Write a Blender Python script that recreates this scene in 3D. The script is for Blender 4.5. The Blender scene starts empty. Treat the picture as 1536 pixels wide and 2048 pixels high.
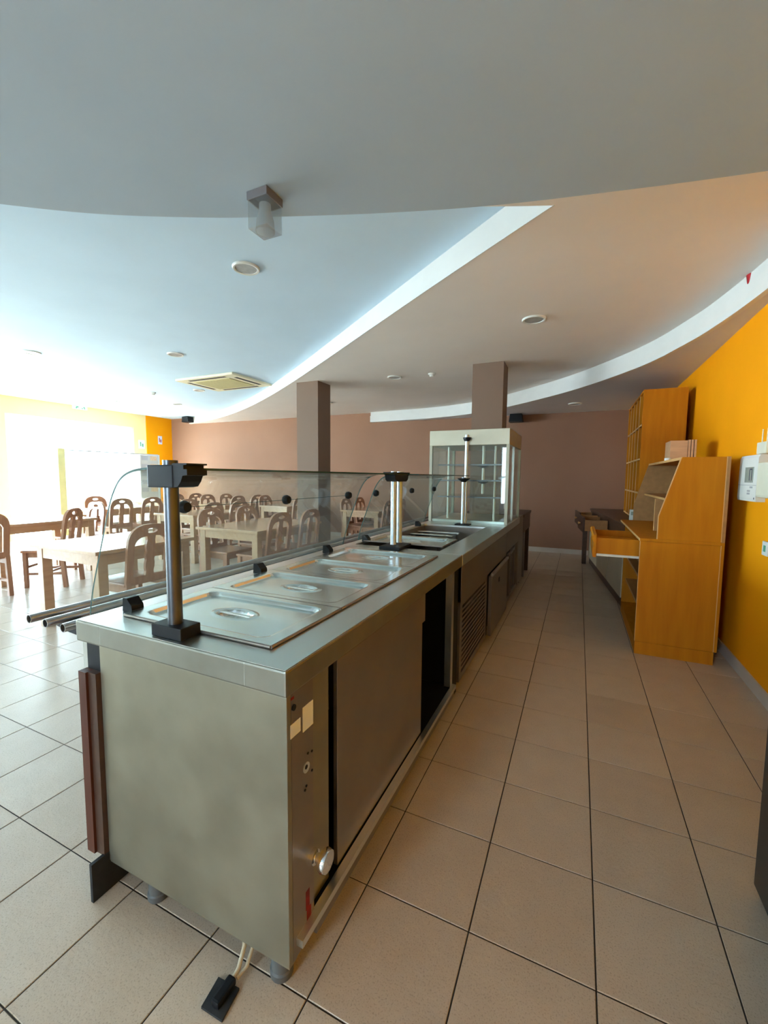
import bpy, bmesh, math, random
from mathutils import Vector, Matrix

random.seed(7)
S = bpy.context.scene
COL = S.collection
PI = math.pi

# ------------------------------------------------------------------ camera
CH = 1.37                      # eye height
cam_d = bpy.data.cameras.new('camera')
cam = bpy.data.objects.new('camera', cam_d)
COL.objects.link(cam)
AX = ((0.90806, 0.04272, -0.41770),      # world X seen in camera axes (right, down, forward)
      (0.41967, -0.07210, 0.90488),      # world Y
      (0.00854, -0.99646, -0.08333))     # world Z
right = Vector([a[0] for a in AX]); down = Vector([a[1] for a in AX]); fwd = Vector([a[2] for a in AX])
m3 = Matrix((right, -down, -fwd)).transposed()
cam.matrix_world = Matrix.Translation((0, 0, CH)) @ m3.to_4x4()
cam_d.sensor_fit = 'HORIZONTAL'; cam_d.sensor_width = 36.0
FPX = 840.93
cam_d.lens = FPX * 36.0 / 1536.0
cam_d.clip_start = 0.02
S.camera = cam

# ------------------------------------------------------------------ light
w = bpy.data.worlds.new('sky'); S.world = w; w.use_nodes = True
bg = w.node_tree.nodes['Background']
bg.inputs[0].default_value = (0.66, 0.86, 1.0, 1)
bg.inputs[1].default_value = 38.0
sun_d = bpy.data.lights.new('sun', 'SUN'); sun_d.energy = 40.0; sun_d.angle = 0.02; sun_d.color = (1.0, 0.97, 0.92)
sun = bpy.data.objects.new('sun', sun_d); COL.objects.link(sun)
sun.rotation_euler = Vector((0.62, -0.25, -0.95)).to_track_quat('-Z', 'Y').to_euler()
sun.location = (-14, 8, 8)
def portal(name, loc, sx, sy, normal):
    d = bpy.data.lights.new(name, 'AREA'); d.shape = 'RECTANGLE'; d.size = sx; d.size_y = sy
    d.cycles.is_portal = True
    o = bpy.data.objects.new(name, d); COL.objects.link(o)
    o.location = loc
    o.rotation_euler = Vector(normal).to_track_quat('-Z', 'Y').to_euler()
    return o
WX = -10.4                      # left wall inner face
YB = 8.3                        # back wall
XR = 1.09                       # right wall
YN = -3.2                       # wall behind the camera
portal('window_portal', (WX - 0.22, 5.87, 1.29), 2.66, 2.56, (1, 0, 0))
portal('window_portal', (WX - 0.22, 0.8, 1.45), 5.4, 2.1, (1, 0, 0))
portal('window_portal', (-1.58, YN - 0.22, 1.41), 0.86, 1.6, (0, 1, 0))  # sky light through the added door behind the camera

S.view_settings.view_transform = 'Standard'
S.view_settings.look = 'None'
S.view_settings.gamma = 1.0
S.view_settings.use_curve_mapping = False
S.view_settings.exposure = 0.06

# ------------------------------------------------------------------ materials
def srgb(r, g, b):
    def f(c):
        c /= 255.0
        return c / 12.92 if c <= 0.04045 else ((c + 0.055) / 1.055) ** 2.4
    return (f(r), f(g), f(b), 1.0)

def N(nt, t, **kw):
    n = nt.nodes.new(t)
    for k, v in kw.items(): setattr(n, k, v)
    return n

def mat(name, col, rough=0.5, metal=0.0, var=0.0, vscale=6.0, col2=None, bump=0.0, bscale=60.0, stretch=None,
        rvar=0.0, spec=0.5, coat=0.0):
    m = bpy.data.materials.new(name); m.use_nodes = True
    nt = m.node_tree; p = nt.nodes['Principled BSDF']; L = nt.links
    p.inputs['Base Color'].default_value = col
    p.inputs['Roughness'].default_value = rough
    p.inputs['Metallic'].default_value = metal
    p.inputs['Specular IOR Level'].default_value = spec
    if coat: p.inputs['Coat Weight'].default_value = coat; p.inputs['Coat Roughness'].default_value = 0.15
    tc = N(nt, 'ShaderNodeTexCoord'); mp = N(nt, 'ShaderNodeMapping')
    L.new(tc.outputs['Object'], mp.inputs[0])
    if stretch: mp.inputs['Scale'].default_value = stretch
    if var or col2:
        no = N(nt, 'ShaderNodeTexNoise'); no.inputs['Scale'].default_value = vscale; no.inputs['Detail'].default_value = 5
        L.new(mp.outputs[0], no.inputs[0])
        rp = N(nt, 'ShaderNodeValToRGB')
        c2 = col2 if col2 else tuple(c * (1 - var) for c in col[:3]) + (1,)
        c1 = col if col2 else tuple(min(1, c * (1 + var)) for c in col[:3]) + (1,)
        rp.color_ramp.elements[0].position = 0.32; rp.color_ramp.elements[1].position = 0.68
        rp.color_ramp.elements[0].color = c2; rp.color_ramp.elements[1].color = c1
        L.new(no.outputs[0], rp.inputs[0]); L.new(rp.outputs[0], p.inputs['Base Color'])
        if rvar:
            mr = N(nt, 'ShaderNodeMapRange'); mr.inputs[3].default_value = rough - rvar; mr.inputs[4].default_value = rough + rvar
            mr.inputs[1].default_value = 0.3; mr.inputs[2].default_value = 0.7
            L.new(no.outputs[0], mr.inputs[0]); L.new(mr.outputs[0], p.inputs['Roughness'])
    if bump:
        nb = N(nt, 'ShaderNodeTexNoise'); nb.inputs['Scale'].default_value = bscale; nb.inputs['Detail'].default_value = 3
        L.new(mp.outputs[0], nb.inputs[0])
        b = N(nt, 'ShaderNodeBump'); b.inputs['Strength'].default_value = bump; b.inputs['Distance'].default_value = 0.004
        L.new(nb.outputs[0], b.inputs['Height']); L.new(b.outputs[0], p.inputs['Normal'])
    return m

M = {}
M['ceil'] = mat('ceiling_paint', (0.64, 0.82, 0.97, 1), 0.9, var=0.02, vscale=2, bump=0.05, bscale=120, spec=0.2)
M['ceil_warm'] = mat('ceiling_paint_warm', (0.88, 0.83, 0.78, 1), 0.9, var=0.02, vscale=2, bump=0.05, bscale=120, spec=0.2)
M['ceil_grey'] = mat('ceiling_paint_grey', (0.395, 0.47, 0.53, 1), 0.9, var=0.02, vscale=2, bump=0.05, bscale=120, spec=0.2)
M['ceil_right'] = mat('ceiling_paint_right', (0.72, 0.72, 0.76, 1), 0.9, var=0.02, vscale=2, bump=0.05, bscale=120, spec=0.2)
M['white'] = mat('white_paint', (0.76, 0.77, 0.75, 1), 0.7, var=0.02)
M['orange_wall'] = mat('orange_wall_paint', (0.88, 0.325, 0.002, 1), 0.75, var=0.04, vscale=1.5, bump=0.1, bscale=90, spec=0.12)
M['glare_wall'] = mat('glare_yellow_wall', (0.88, 0.70, 0.34, 1), 0.8, var=0.02, vscale=1.5, spec=0.25)  # orange wall lightened to yellow: window glare put into the colour
M['brown_wall'] = mat('brown_wall_paint', (0.30, 0.158, 0.098, 1), 0.8, var=0.04, vscale=1.2, bump=0.06, bscale=90, spec=0.25)
M['column'] = mat('brown_column_paint', (0.22, 0.148, 0.108, 1), 0.8, var=0.03, vscale=1.2, spec=0.25)
M['grout'] = mat('dark_grout', (0.035, 0.026, 0.02, 1), 0.9, var=0.1, vscale=20)
M['skirting'] = mat('skirting_tile', (0.58, 0.52, 0.46, 1), 0.4, var=0.05, vscale=8)
M['steel'] = mat('stainless_steel', (0.72, 0.735, 0.715, 1), 0.30, 1.0, var=0.03, vscale=3, rvar=0.015)
M['steel_dull'] = mat('dull_stainless_steel', (0.325, 0.30, 0.23, 1), 0.46, 0.85, var=0.10, vscale=7, rvar=0.05)
M['case_steel'] = mat('matt_case_steel', (0.50, 0.46, 0.35, 1), 0.45, 0.6, var=0.06, vscale=4)
M['steel_lip'] = mat('steel_lip', (0.29, 0.28, 0.24, 1), 0.44, 0.95, var=0.10, vscale=8, rvar=0.03)
M['steel_lid'] = mat('polished_lid_steel', (0.82, 0.84, 0.83, 1), 0.20, 1.0, var=0.03, vscale=3, rvar=0.015)
M['steel_dark'] = mat('dark_stainless_steel', (0.30, 0.26, 0.23, 1), 0.38, 0.9, var=0.10, vscale=5, rvar=0.05)
M['chrome'] = mat('chrome', (0.86, 0.88, 0.90, 1), 0.10, 1.0, var=0.02)
M['tube'] = mat('brushed_tube', (0.11, 0.115, 0.13, 1), 0.34, 0.9, var=0.05, vscale=12)
M['rail'] = mat('rail_tube', (0.46, 0.45, 0.45, 1), 0.30, 0.9, var=0.05, vscale=12)
M['alu_dark'] = mat('grey_aluminium', (0.24, 0.22, 0.23, 1), 0.4, 0.6, var=0.03, vscale=12)
M['alu'] = mat('satin_aluminium', (0.50, 0.58, 0.64, 1), 0.30, 0.6, var=0.03, vscale=12)
M['black'] = mat('black_plastic', (0.009, 0.010, 0.013, 1), 0.45, var=0.1, vscale=20, spec=0.22)
M['interior'] = mat('dark_interior', (0.006, 0.006, 0.008, 1), 0.8, var=0.1, vscale=8, spec=0.1)  # near-black colour stands in for the shade inside the counter openings
M['grey_plastic'] = mat('grey_plastic', (0.115, 0.12, 0.12, 1), 0.5, var=0.08, vscale=10)
M['kick'] = mat('dark_kick_plate', (0.022, 0.024, 0.027, 1), 0.55, var=0.4, vscale=14, spec=0.25)
M['clad'] = mat('red_brown_cladding', (0.085, 0.026, 0.015, 1), 0.45, var=0.18, vscale=6, stretch=(6, 6, 0.6), spec=0.25)
M['table_wood'] = mat('table_wood', (0.58, 0.365, 0.215, 1), 0.22, col2=(0.50, 0.30, 0.17, 1), vscale=5, stretch=(8, 0.7, 8), coat=0.6)
M['chair_wood'] = mat('chair_wood', (0.46, 0.225, 0.125, 1), 0.36, col2=(0.37, 0.165, 0.088, 1), vscale=6, stretch=(7, 7, 0.8), coat=0.2)
M['hutch'] = mat('orange_veneer', (0.56, 0.20, 0.005, 1), 0.55, col2=(0.48, 0.155, 0.003, 1), vscale=4, stretch=(5, 5, 0.5), spec=0.15)
M['hutch_edge'] = mat('light_veneer_edge', (0.68, 0.38, 0.14, 1), 0.45, var=0.06, vscale=8)
M['hutch_in'] = mat('inner_veneer', (0.40, 0.19, 0.06, 1), 0.5, var=0.1, vscale=4, stretch=(5, 0.5, 5))
M['dark_wood'] = mat('dark_wood', (0.065, 0.030, 0.018, 1), 0.4, var=0.2, vscale=5, stretch=(6, 0.6, 6))
M['beige_panel'] = mat('beige_laminate', (0.55, 0.47, 0.33, 1), 0.5, var=0.05, vscale=5)
M['box_wood'] = mat('pale_box_wood', (0.62, 0.36, 0.19, 1), 0.6, var=0.08, vscale=7, stretch=(0.7, 6, 6))
M['white_plastic'] = mat('white_plastic', (0.78, 0.80, 0.76, 1), 0.4, var=0.02, vscale=10)
M['cream_plastic'] = mat('cream_plastic', (0.76, 0.75, 0.60, 1), 0.45, var=0.03, vscale=10)
M['lcd'] = mat('lcd_screen', (0.34, 0.38, 0.33, 1), 0.25, var=0.05, vscale=30)
M['ink'] = mat('dark_ink', (0.04, 0.05, 0.09, 1), 0.6, var=0.05)
M['grey_ink'] = mat('grey_ink', (0.42, 0.43, 0.45, 1), 0.7, var=0.05)
M['orange_ink'] = mat('orange_ink', (0.88, 0.68, 0.45, 1), 0.7, var=0.1, vscale=30)
M['pale_ink'] = mat('pale_grey_ink', (0.62, 0.63, 0.66, 1), 0.7, var=0.05)
M['green_ink'] = mat('green_ink', (0.10, 0.35, 0.22, 1), 0.6, var=0.05)
M['red'] = mat('red_plastic', (0.40, 0.006, 0.014, 1), 0.22, var=0.1, vscale=10)
M['red_mark'] = mat('red_mark', (0.20, 0.005, 0.01, 1), 0.7, var=0.3, vscale=40)
M['paper'] = mat('white_paper', (0.70, 0.76, 0.95, 1), 0.8, var=0.02)
M['ac_cream'] = mat('ac_cream', (0.80, 0.76, 0.56, 1), 0.5, var=0.03)
M['ac_grille'] = mat('ac_grille', (0.50, 0.45, 0.22, 1), 0.6, var=0.06, vscale=30)
M['lens'] = mat('frosted_lens', (0.45, 0.48, 0.48, 1), 0.25, var=0.08, vscale=30)
M['cable'] = mat('beige_cable', (0.50, 0.42, 0.28, 1), 0.5, var=0.1, vscale=20)
M['fridge'] = mat('dark_grey_metal', (0.060, 0.056, 0.052, 1), 0.42, 0.5, var=0.1, vscale=5)
M['pale_yellow'] = mat('pale_yellow_metal', (0.78, 0.70, 0.33, 1), 0.5, var=0.05)
M['outside'] = mat('sunlit_paving', (0.62, 0.61, 0.58, 1), 0.9, var=0.08, vscale=1.5)
M['facade'] = mat('pale_facade', (0.72, 0.70, 0.66, 1), 0.9, var=0.05, vscale=1.0)

def tile_mat():
    m = bpy.data.materials.new('floor_tile'); m.use_nodes = True
    nt = m.node_tree; L = nt.links; p = nt.nodes['Principled BSDF']
    g = N(nt, 'ShaderNodeNewGeometry')
    sn = N(nt, 'ShaderNodeVectorMath', operation='SNAP'); sn.inputs[1].default_value = (TS, TS, 10)
    ad = N(nt, 'ShaderNodeVectorMath', operation='ADD'); ad.inputs[1].default_value = (-TX0 + 20 * TS, -TY0 + 20 * TS, 5)
    L.new(g.outputs['Position'], ad.inputs[0]); L.new(ad.outputs[0], sn.inputs[0])
    wn = N(nt, 'ShaderNodeTexWhiteNoise', noise_dimensions='3D'); L.new(sn.outputs[0], wn.inputs[0])
    no = N(nt, 'ShaderNodeTexNoise'); no.inputs['Scale'].default_value = 9; no.inputs['Detail'].default_value = 6
    L.new(g.outputs['Position'], no.inputs[0])
    sp = N(nt, 'ShaderNodeTexNoise'); sp.inputs['Scale'].default_value = 220; sp.inputs['Detail'].default_value = 2
    L.new(g.outputs['Position'], sp.inputs[0])
    a = N(nt, 'ShaderNodeMath', operation='MULTIPLY_ADD'); a.inputs[1].default_value = 0.35; L.new(wn.outputs[0], a.inputs[0])
    b = N(nt, 'ShaderNodeMath', operation='MULTIPLY'); b.inputs[1].default_value = 0.65; L.new(no.outputs[0], b.inputs[0])
    L.new(b.outputs[0], a.inputs[2])
    r = N(nt, 'ShaderNodeValToRGB')
    r.color_ramp.elements[0].position = 0.15; r.color_ramp.elements[1].position = 0.85
    r.color_ramp.elements[0].color = (0.47, 0.375, 0.28, 1); r.color_ramp.elements[1].color = (0.57, 0.47, 0.365, 1)
    L.new(a.outputs[0], r.inputs[0])
    mx = N(nt, 'ShaderNodeMix', data_type='RGBA', blend_type='MULTIPLY'); mx.inputs[0].default_value = 1
    r2 = N(nt, 'ShaderNodeValToRGB'); r2.color_ramp.elements[0].position = 0.30; r2.color_ramp.elements[1].position = 0.46
    r2.color_ramp.elements[0].color = (0.72, 0.70, 0.68, 1); r2.color_ramp.elements[1].color = (1, 1, 1, 1)
    L.new(sp.outputs[0], r2.inputs[0]); L.new(r.outputs[0], mx.inputs[6]); L.new(r2.outputs[0], mx.inputs[7])
    L.new(mx.outputs[2], p.inputs['Base Color'])
    p.inputs['Roughness'].default_value = 0.29
    bn = N(nt, 'ShaderNodeTexNoise'); bn.inputs['Scale'].default_value = 55; bn.inputs['Detail'].default_value = 4
    L.new(g.outputs['Position'], bn.inputs[0])
    bu = N(nt, 'ShaderNodeBump'); bu.inputs['Strength'].default_value = 0.22; bu.inputs['Distance'].default_value = 0.004
    L.new(bn.outputs[0], bu.inputs['Height']); L.new(bu.outputs[0], p.inputs['Normal'])
    return m

def glass_mat(name, tint=(0.93, 0.97, 0.95, 1), ior=1.5, haze=0.0, rough=0.02):
    m = bpy.data.materials.new(name); m.use_nodes = True
    nt = m.node_tree; L = nt.links
    for n in list(nt.nodes):
        if n.type == 'BSDF_PRINCIPLED': nt.nodes.remove(n)
    out = nt.nodes['Material Output']
    tr = N(nt, 'ShaderNodeBsdfTransparent'); tr.inputs[0].default_value = tint
    gl = N(nt, 'ShaderNodeBsdfGlossy'); gl.inputs['Roughness'].default_value = rough
    lw = N(nt, 'ShaderNodeLayerWeight'); lw.inputs[0].default_value = 0.5
    pw = N(nt, 'ShaderNodeMath', operation='POWER'); pw.inputs[1].default_value = 4.0; L.new(lw.outputs['Facing'], pw.inputs[0])
    f0 = ((ior - 1) / (ior + 1)) ** 2
    fr = N(nt, 'ShaderNodeMath', operation='MULTIPLY_ADD'); fr.inputs[1].default_value = 0.75; fr.inputs[2].default_value = f0
    L.new(pw.outputs[0], fr.inputs[0])
    # transparent and glossy mixed by viewing angle
    mx = N(nt, 'ShaderNodeMixShader'); L.new(fr.outputs[0], mx.inputs[0]); L.new(tr.outputs[0], mx.inputs[1]); L.new(gl.outputs[0], mx.inputs[2])
    last = mx
    if haze:
        df = N(nt, 'ShaderNodeBsdfDiffuse'); df.inputs[0].default_value = (0.8, 0.8, 0.78, 1)
        tl = N(nt, 'ShaderNodeBsdfTranslucent'); tl.inputs[0].default_value = (0.85, 0.85, 0.83, 1)
        m1 = N(nt, 'ShaderNodeMixShader'); m1.inputs[0].default_value = 0.5
        L.new(df.outputs[0], m1.inputs[1]); L.new(tl.outputs[0], m1.inputs[2])
        m2 = N(nt, 'ShaderNodeMixShader'); m2.inputs[0].default_value = haze
        L.new(last.outputs[0], m2.inputs[1]); L.new(m1.outputs[0], m2.inputs[2]); last = m2
    L.new(last.outputs[0], out.inputs[0])
    return m
M['glass'] = glass_mat('clear_glass', (0.90, 0.95, 0.93, 1), haze=0.02)
M['glass_edge'] = mat('green_glass_edge', (0.02, 0.07, 0.06, 1), 0.15, var=0.1, vscale=20)
M['window_glass'] = glass_mat('window_glass', (0.97, 0.98, 0.98, 1))
M['glare_glass'] = glass_mat('glare_white_screen', (0.97, 0.98, 0.98, 1), haze=0.75)  # heavy haze paints the white window glare onto clear screen glass
M['case_glass'] = glass_mat('display_case_glass', (0.93, 0.97, 0.94, 1), haze=0.03)
M['crystal'] = glass_mat('crystal_cube', (0.80, 0.83, 0.84, 1), ior=2.2, haze=0.10, rough=0.05)
M['cavity'] = glass_mat('crystal_cavity', (0.78, 0.80, 0.81, 1), ior=2.0, haze=0.35, rough=0.1)

# ------------------------------------------------------------------ mesh helpers
OFF = {}
class B:
    """collects solids; build() links them as one mesh object"""
    def __init__(s): s.v = []; s.f = []; s.sm = []
    def add(s, vs, fs, smooth=False):
        o = len(s.v); s.v += [tuple(v) for v in vs]
        s.f += [tuple(i + o for i in f) for f in fs]; s.sm += [smooth] * len(fs); return s
    def box(s, x0, x1, y0, y1, z0, z1, bev=0.0):
        vs = [(x, y, z) for x in (x0, x1) for y in (y0, y1) for z in (z0, z1)]
        fs = [(0, 1, 3, 2), (4, 6, 7, 5), (0, 4, 5, 1), (2, 3, 7, 6), (0, 2, 6, 4), (1, 5, 7, 3)]
        if not bev: return s.add(vs, fs)
        bm = bmesh.new(); bv = [bm.verts.new(v) for v in vs]
        for f in fs: bm.faces.new([bv[i] for i in f])
        bmesh.ops.bevel(bm, geom=list(bm.edges), offset=bev, segments=2, profile=0.6, affect='EDGES')
        bm.verts.index_update()
        s.add([v.co[:] for v in bm.verts], [[v.index for v in f.verts] for f in bm.faces]); bm.free(); return s
    def prism(s, poly, axis, a, b):
        """poly: 2D points in the two other axes (order x,y,z without axis)"""
        def P(u, v, t): return {'x': (t, u, v), 'y': (u, t, v), 'z': (u, v, t)}[axis]
        n = len(poly)
        vs = [P(u, v, a) for u, v in poly] + [P(u, v, b) for u, v in poly]
        fs = [tuple(range(n)), tuple(range(2 * n - 1, n - 1, -1))] + [(i, i + n, (i + 1) % n + n, (i + 1) % n) for i in range(n)]
        return s.add(vs, fs)
    def cyl(s, p0, p1, r, r2=None, seg=16, smooth=True, caps=True):
        p0 = Vector(p0); p1 = Vector(p1); r2 = r if r2 is None else r2
        d = (p1 - p0).normalized(); q = d.to_track_quat('Z', 'Y')
        ring = [q @ Vector((math.cos(2 * PI * i / seg), math.sin(2 * PI * i / seg), 0)) for i in range(seg)]
        vs = [p0 + c * r for c in ring] + [p1 + c * r2 for c in ring]
        s.add(vs, [(i, (i + 1) % seg, (i + 1) % seg + seg, i + seg) for i in range(seg)], smooth)
        if caps: s.add(vs, [tuple(range(seg - 1, -1, -1)), tuple(range(seg, 2 * seg))])
        return s
    def pipe(s, p0, p1, r, ri, seg=18):
        """open hollow tube"""
        p0 = Vector(p0); p1 = Vector(p1); d = (p1 - p0).normalized(); q = d.to_track_quat('Z', 'Y')
        ring = [q @ Vector((math.cos(2 * PI * i / seg), math.sin(2 * PI * i / seg), 0)) for i in range(seg)]
        vs = [p0 + c * r for c in ring] + [p1 + c * r for c in ring] + [p0 + c * ri for c in ring] + [p1 + c * ri for c in ring]
        f = []
        for i in range(seg):
            j = (i + 1) % seg
            f += [(i, j, j + seg, i + seg), (i + 2 * seg, i + 3 * seg, j + 3 * seg, j + 2 * seg)]
        s.add(vs, f, True)
        s.add(vs, [(i, i + 2 * seg, (i + 1) % seg + 2 * seg, (i + 1) % seg) for i in range(seg)] +
              [(i + seg, (i + 1) % seg + seg, (i + 1) % seg + 3 * seg, i + 3 * seg) for i in range(seg)])
        return s
    def tube(s, pts, r, seg=10):
        pts = [Vector(p) for p in pts]; n = len(pts); vs = []
        for i, p in enumerate(pts):
            d = (pts[min(i + 1, n - 1)] - pts[max(i - 1, 0)]).normalized()
            q = d.to_track_quat('Z', 'Y')
            vs += [p + q @ Vector((math.cos(2 * PI * k / seg) * r, math.sin(2 * PI * k / seg) * r, 0)) for k in range(seg)]
        fs = [(i * seg + k, i * seg + (k + 1) % seg, (i + 1) * seg + (k + 1) % seg, (i + 1) * seg + k) for i in range(n - 1) for k in range(seg)]
        s.add(vs, fs, True); s.add(vs, [tuple(range(seg - 1, -1, -1)), tuple(range((n - 1) * seg, n * seg))]); return s
    def lathe(s, prof, c, seg=24, axis='z'):
        vs = []
        for r, h in prof:
            for k in range(seg):
                a = 2 * PI * k / seg; u, v = r * math.cos(a), r * math.sin(a)
                vs.append((c[0] + u, c[1] + v, c[2] + h) if axis == 'z' else ((c[0] + h, c[1] + u, c[2] + v) if axis == 'x' else (c[0] + u, c[1] + h, c[2] + v)))
        n = len(prof)
        fs = [(i * seg + k, i * seg + (k + 1) % seg, (i + 1) * seg + (k + 1) % seg, (i + 1) * seg + k) for i in range(n - 1) for k in range(seg)]
        s.add(vs, fs, True); s.add(vs, [tuple(range(seg)), tuple(range((n - 1) * seg, n * seg))]); return s
    def plate(s, outer, holes, axis, a, b):
        """flat plate with holes, extruded along axis from a to b"""
        def P(u, v, t): return {'x': (t, u, v), 'y': (u, t, v), 'z': (u, v, t)}[axis]
        bm = bmesh.new(); edges = []; loops = []
        for lp in [outer] + holes:
            vv = [bm.verts.new((u, v, 0)) for u, v in lp]; loops.append(vv)
            for i in range(len(vv)): edges.append(bm.edges.new((vv[i], vv[(i + 1) % len(vv)])))
        bmesh.ops.triangle_fill(bm, use_beauty=True, edges=edges)
        bm.verts.index_update(); n = len(bm.verts)
        vs = [P(v.co.x, v.co.y, a) for v in bm.verts] + [P(v.co.x, v.co.y, b) for v in bm.verts]
        fs = []
        for f in bm.faces:
            ix = [v.index for v in f.verts]; fs += [ix, [i + n for i in reversed(ix)]]
        for vv in loops:
            for i in range(len(vv)):
                j = vv[(i + 1) % len(vv)].index; k = vv[i].index
                fs.append((k, j, j + n, k + n))
        bm.free(); return s.add(vs, fs)
    def build(s, name, m, parent=None, bevel=0.0):
        me = bpy.data.meshes.new(name)
        off = OFF.get(parent.name, (0, 0, 0)) if parent else (0, 0, 0)
        me.from_pydata([(x - off[0], y - off[1], z - off[2]) for x, y, z in s.v], [], s.f)
        bm = bmesh.new(); bm.from_mesh(me); bmesh.ops.remove_doubles(bm, verts=bm.verts, dist=1e-6) if any(s.sm) else None
        bmesh.ops.recalc_face_normals(bm, faces=bm.faces); bm.to_mesh(me); bm.free()
        if any(s.sm):
            me.polygons.foreach_set('use_smooth', [True] * len(me.polygons))
            try: me.set_sharp_from_angle(angle=math.radians(35))
            except Exception: pass
        me.materials.append(M[m] if isinstance(m, str) else m)
        o = bpy.data.objects.new(name, me); COL.objects.link(o)
        if parent: o.parent = parent; OFF[o.name] = off
        if bevel:
            md = o.modifiers.new('edge', 'BEVEL'); md.width = bevel; md.segments = 2; md.limit_method = 'ANGLE'; md.angle_limit = math.radians(50)
        return o

def tag(o, label=None, cat=None, group=None, kind=None):
    if label: o['label'] = label
    if cat: o['category'] = cat
    if group: o['group'] = group
    if kind: o['kind'] = kind
    return o
def thing(name, label, cat, loc, group=None, rz=0.0):
    o = bpy.data.objects.new(name, None); COL.objects.link(o); o.empty_display_size = 0.1
    o.location = loc; o.rotation_euler = (0, 0, rz)
    OFF[o.name] = tuple(loc) if not rz else (0, 0, 0)
    return tag(o, label, cat, group)
def struct(name, b, m, parent=None, label=None):
    o = b.build(name, m, parent)
    if not parent: o['kind'] = 'structure'
    if label: o['label'] = label
    return o
def copy_tree(o, parent=None):
    c = o.copy(); COL.objects.link(c)
    if parent: c.parent = parent
    for ch in list(o.children): copy_tree(ch, c)
    return c
def bx(name, m, parent, x0, x1, y0, y1, z0, z1, bev=0.0):
    return B().box(x0, x1, y0, y1, z0, z1, bev).build(name, m, parent)
def curve(pts, n=8):
    """Catmull-Rom through 2D points"""
    out = []
    for i in range(len(pts) - 1):
        p0 = pts[max(i - 1, 0)]; p1 = pts[i]; p2 = pts[i + 1]; p3 = pts[min(i + 2, len(pts) - 1)]
        for k in range(n):
            t = k / n
            out.append(tuple(0.5 * (2 * b + (c - a) * t + (2 * a - 5 * b + 4 * c - d) * t * t + (-a + 3 * b - 3 * c + d) * t ** 3)
                             for a, b, c, d in zip(p0, p1, p2, p3)))
    return out + [pts[-1]]
def strip(pts, z0, z1, off, thick):
    """wall-like band following a plan curve, pushed sideways by off, thickness thick"""
    n = len(pts); L = []; Rr = []
    for i in range(n):
        a = Vector(pts[max(i - 1, 0)]); c = Vector(pts[min(i + 1, n - 1)]); d = (c - a).normalized(); nn = Vector((-d.y, d.x))
        p = Vector(pts[i]); L.append(p + nn * off); Rr.append(p + nn * (off + thick))
    vs = []
    for l, r in zip(L, Rr): vs += [(l.x, l.y, z0), (r.x, r.y, z0), (r.x, r.y, z1), (l.x, l.y, z1)]
    fs = []
    for i in range(n - 1):
        a, b = 4 * i, 4 * i + 4
        fs += [(a, a + 1, b + 1, b), (a + 1, a + 2, b + 2, b + 1), (a + 2, a + 3, b + 3, b + 2), (a + 3, a, b, b + 3)]
    fs += [(0, 3, 2, 1), tuple(4 * (n - 1) + k for k in range(4))]
    return B().add(vs, fs, True)

# ------------------------------------------------------------------ floor
TS, TX0, TY0 = 0.3457, -0.245, 1.168
M['tile'] = tile_mat()
floor = struct('floor', B().box(WX - 0.2, XR + 0.2, YN - 0.2, YB + 0.2, -0.12, -0.003), 'grout', label='square beige floor tiles with dark grout joints')
def tile_mesh():
    h = TS / 2 - 0.0022
    return B().box(-h, h, -h, h, -0.011, 0.0, 0.0016)
tb = B().box(-TS / 2 + 0.0022, TS / 2 - 0.0022, -TS / 2 + 0.0022, TS / 2 - 0.0022, -0.010, 0.0)
# chamfered top edge: 5 faces + 4 chamfers
def tile_geo(cx, cy):
    h = TS / 2 - 0.0021; c = 0.0014
    vs = [(cx + sx * h, cy + sy * h, -0.010) for sx, sy in ((-1, -1), (1, -1), (1, 1), (-1, 1))]
    vs += [(cx + sx * h, cy + sy * h, -c) for sx, sy in ((-1, -1), (1, -1), (1, 1), (-1, 1))]
    vs += [(cx + sx * (h - c), cy + sy * (h - c), 0.0) for sx, sy in ((-1, -1), (1, -1), (1, 1), (-1, 1))]
    fs = [(i, (i + 1) % 4, (i + 1) % 4 + 4, i + 4) for i in range(4)] + [(i + 4, (i + 1) % 4 + 4, (i + 1) % 4 + 8, i + 8) for i in range(4)] + [(8, 9, 10, 11)]
    return vs, fs
tiles = []
i0 = math.floor((WX - TX0) / TS); i1 = math.ceil((XR - TX0) / TS)
j0 = math.floor((YN - TY0) / TS); j1 = math.ceil((YB - TY0) / TS)
for i in range(i0, i1):
    for j in range(j0, j1):
        cx = TX0 + (i + 0.5) * TS; cy = TY0 + (j + 0.5) * TS
        q = Vector((cx, cy, -CH)); dz = q.dot(fwd)
        vis = False
        if dz > 0.15:
            px = 768 + FPX * q.dot(right) / dz; py = 1024 + FPX * q.dot(down) / dz
            mrg = 0.25 * FPX / dz
            vis = -mrg < px < 1536 + mrg and -mrg < py < 2048 + mrg
            if -1.32 < cx < -0.85 and cy > 1.2: vis = False        # under the counter
        tiles.append((q.length if vis else 1e3 + q.length, cx, cy))
tiles.sort()
tme = bpy.data.meshes.new('tile'); v, f = tile_geo(0, 0); tme.from_pydata(v, [], f); tme.materials.append(M['tile'])
for d, cx, cy in tiles[:300]:
    o = bpy.data.objects.new('tile', tme); COL.objects.link(o); o.location = (cx, cy, 0); o.parent = floor
rest = B()
for d, cx, cy in tiles[300:]: rest.add(*tile_geo(cx, cy))
o = rest.build('tiles_far', 'tile', floor); o['kind'] = 'stuff'

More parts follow.
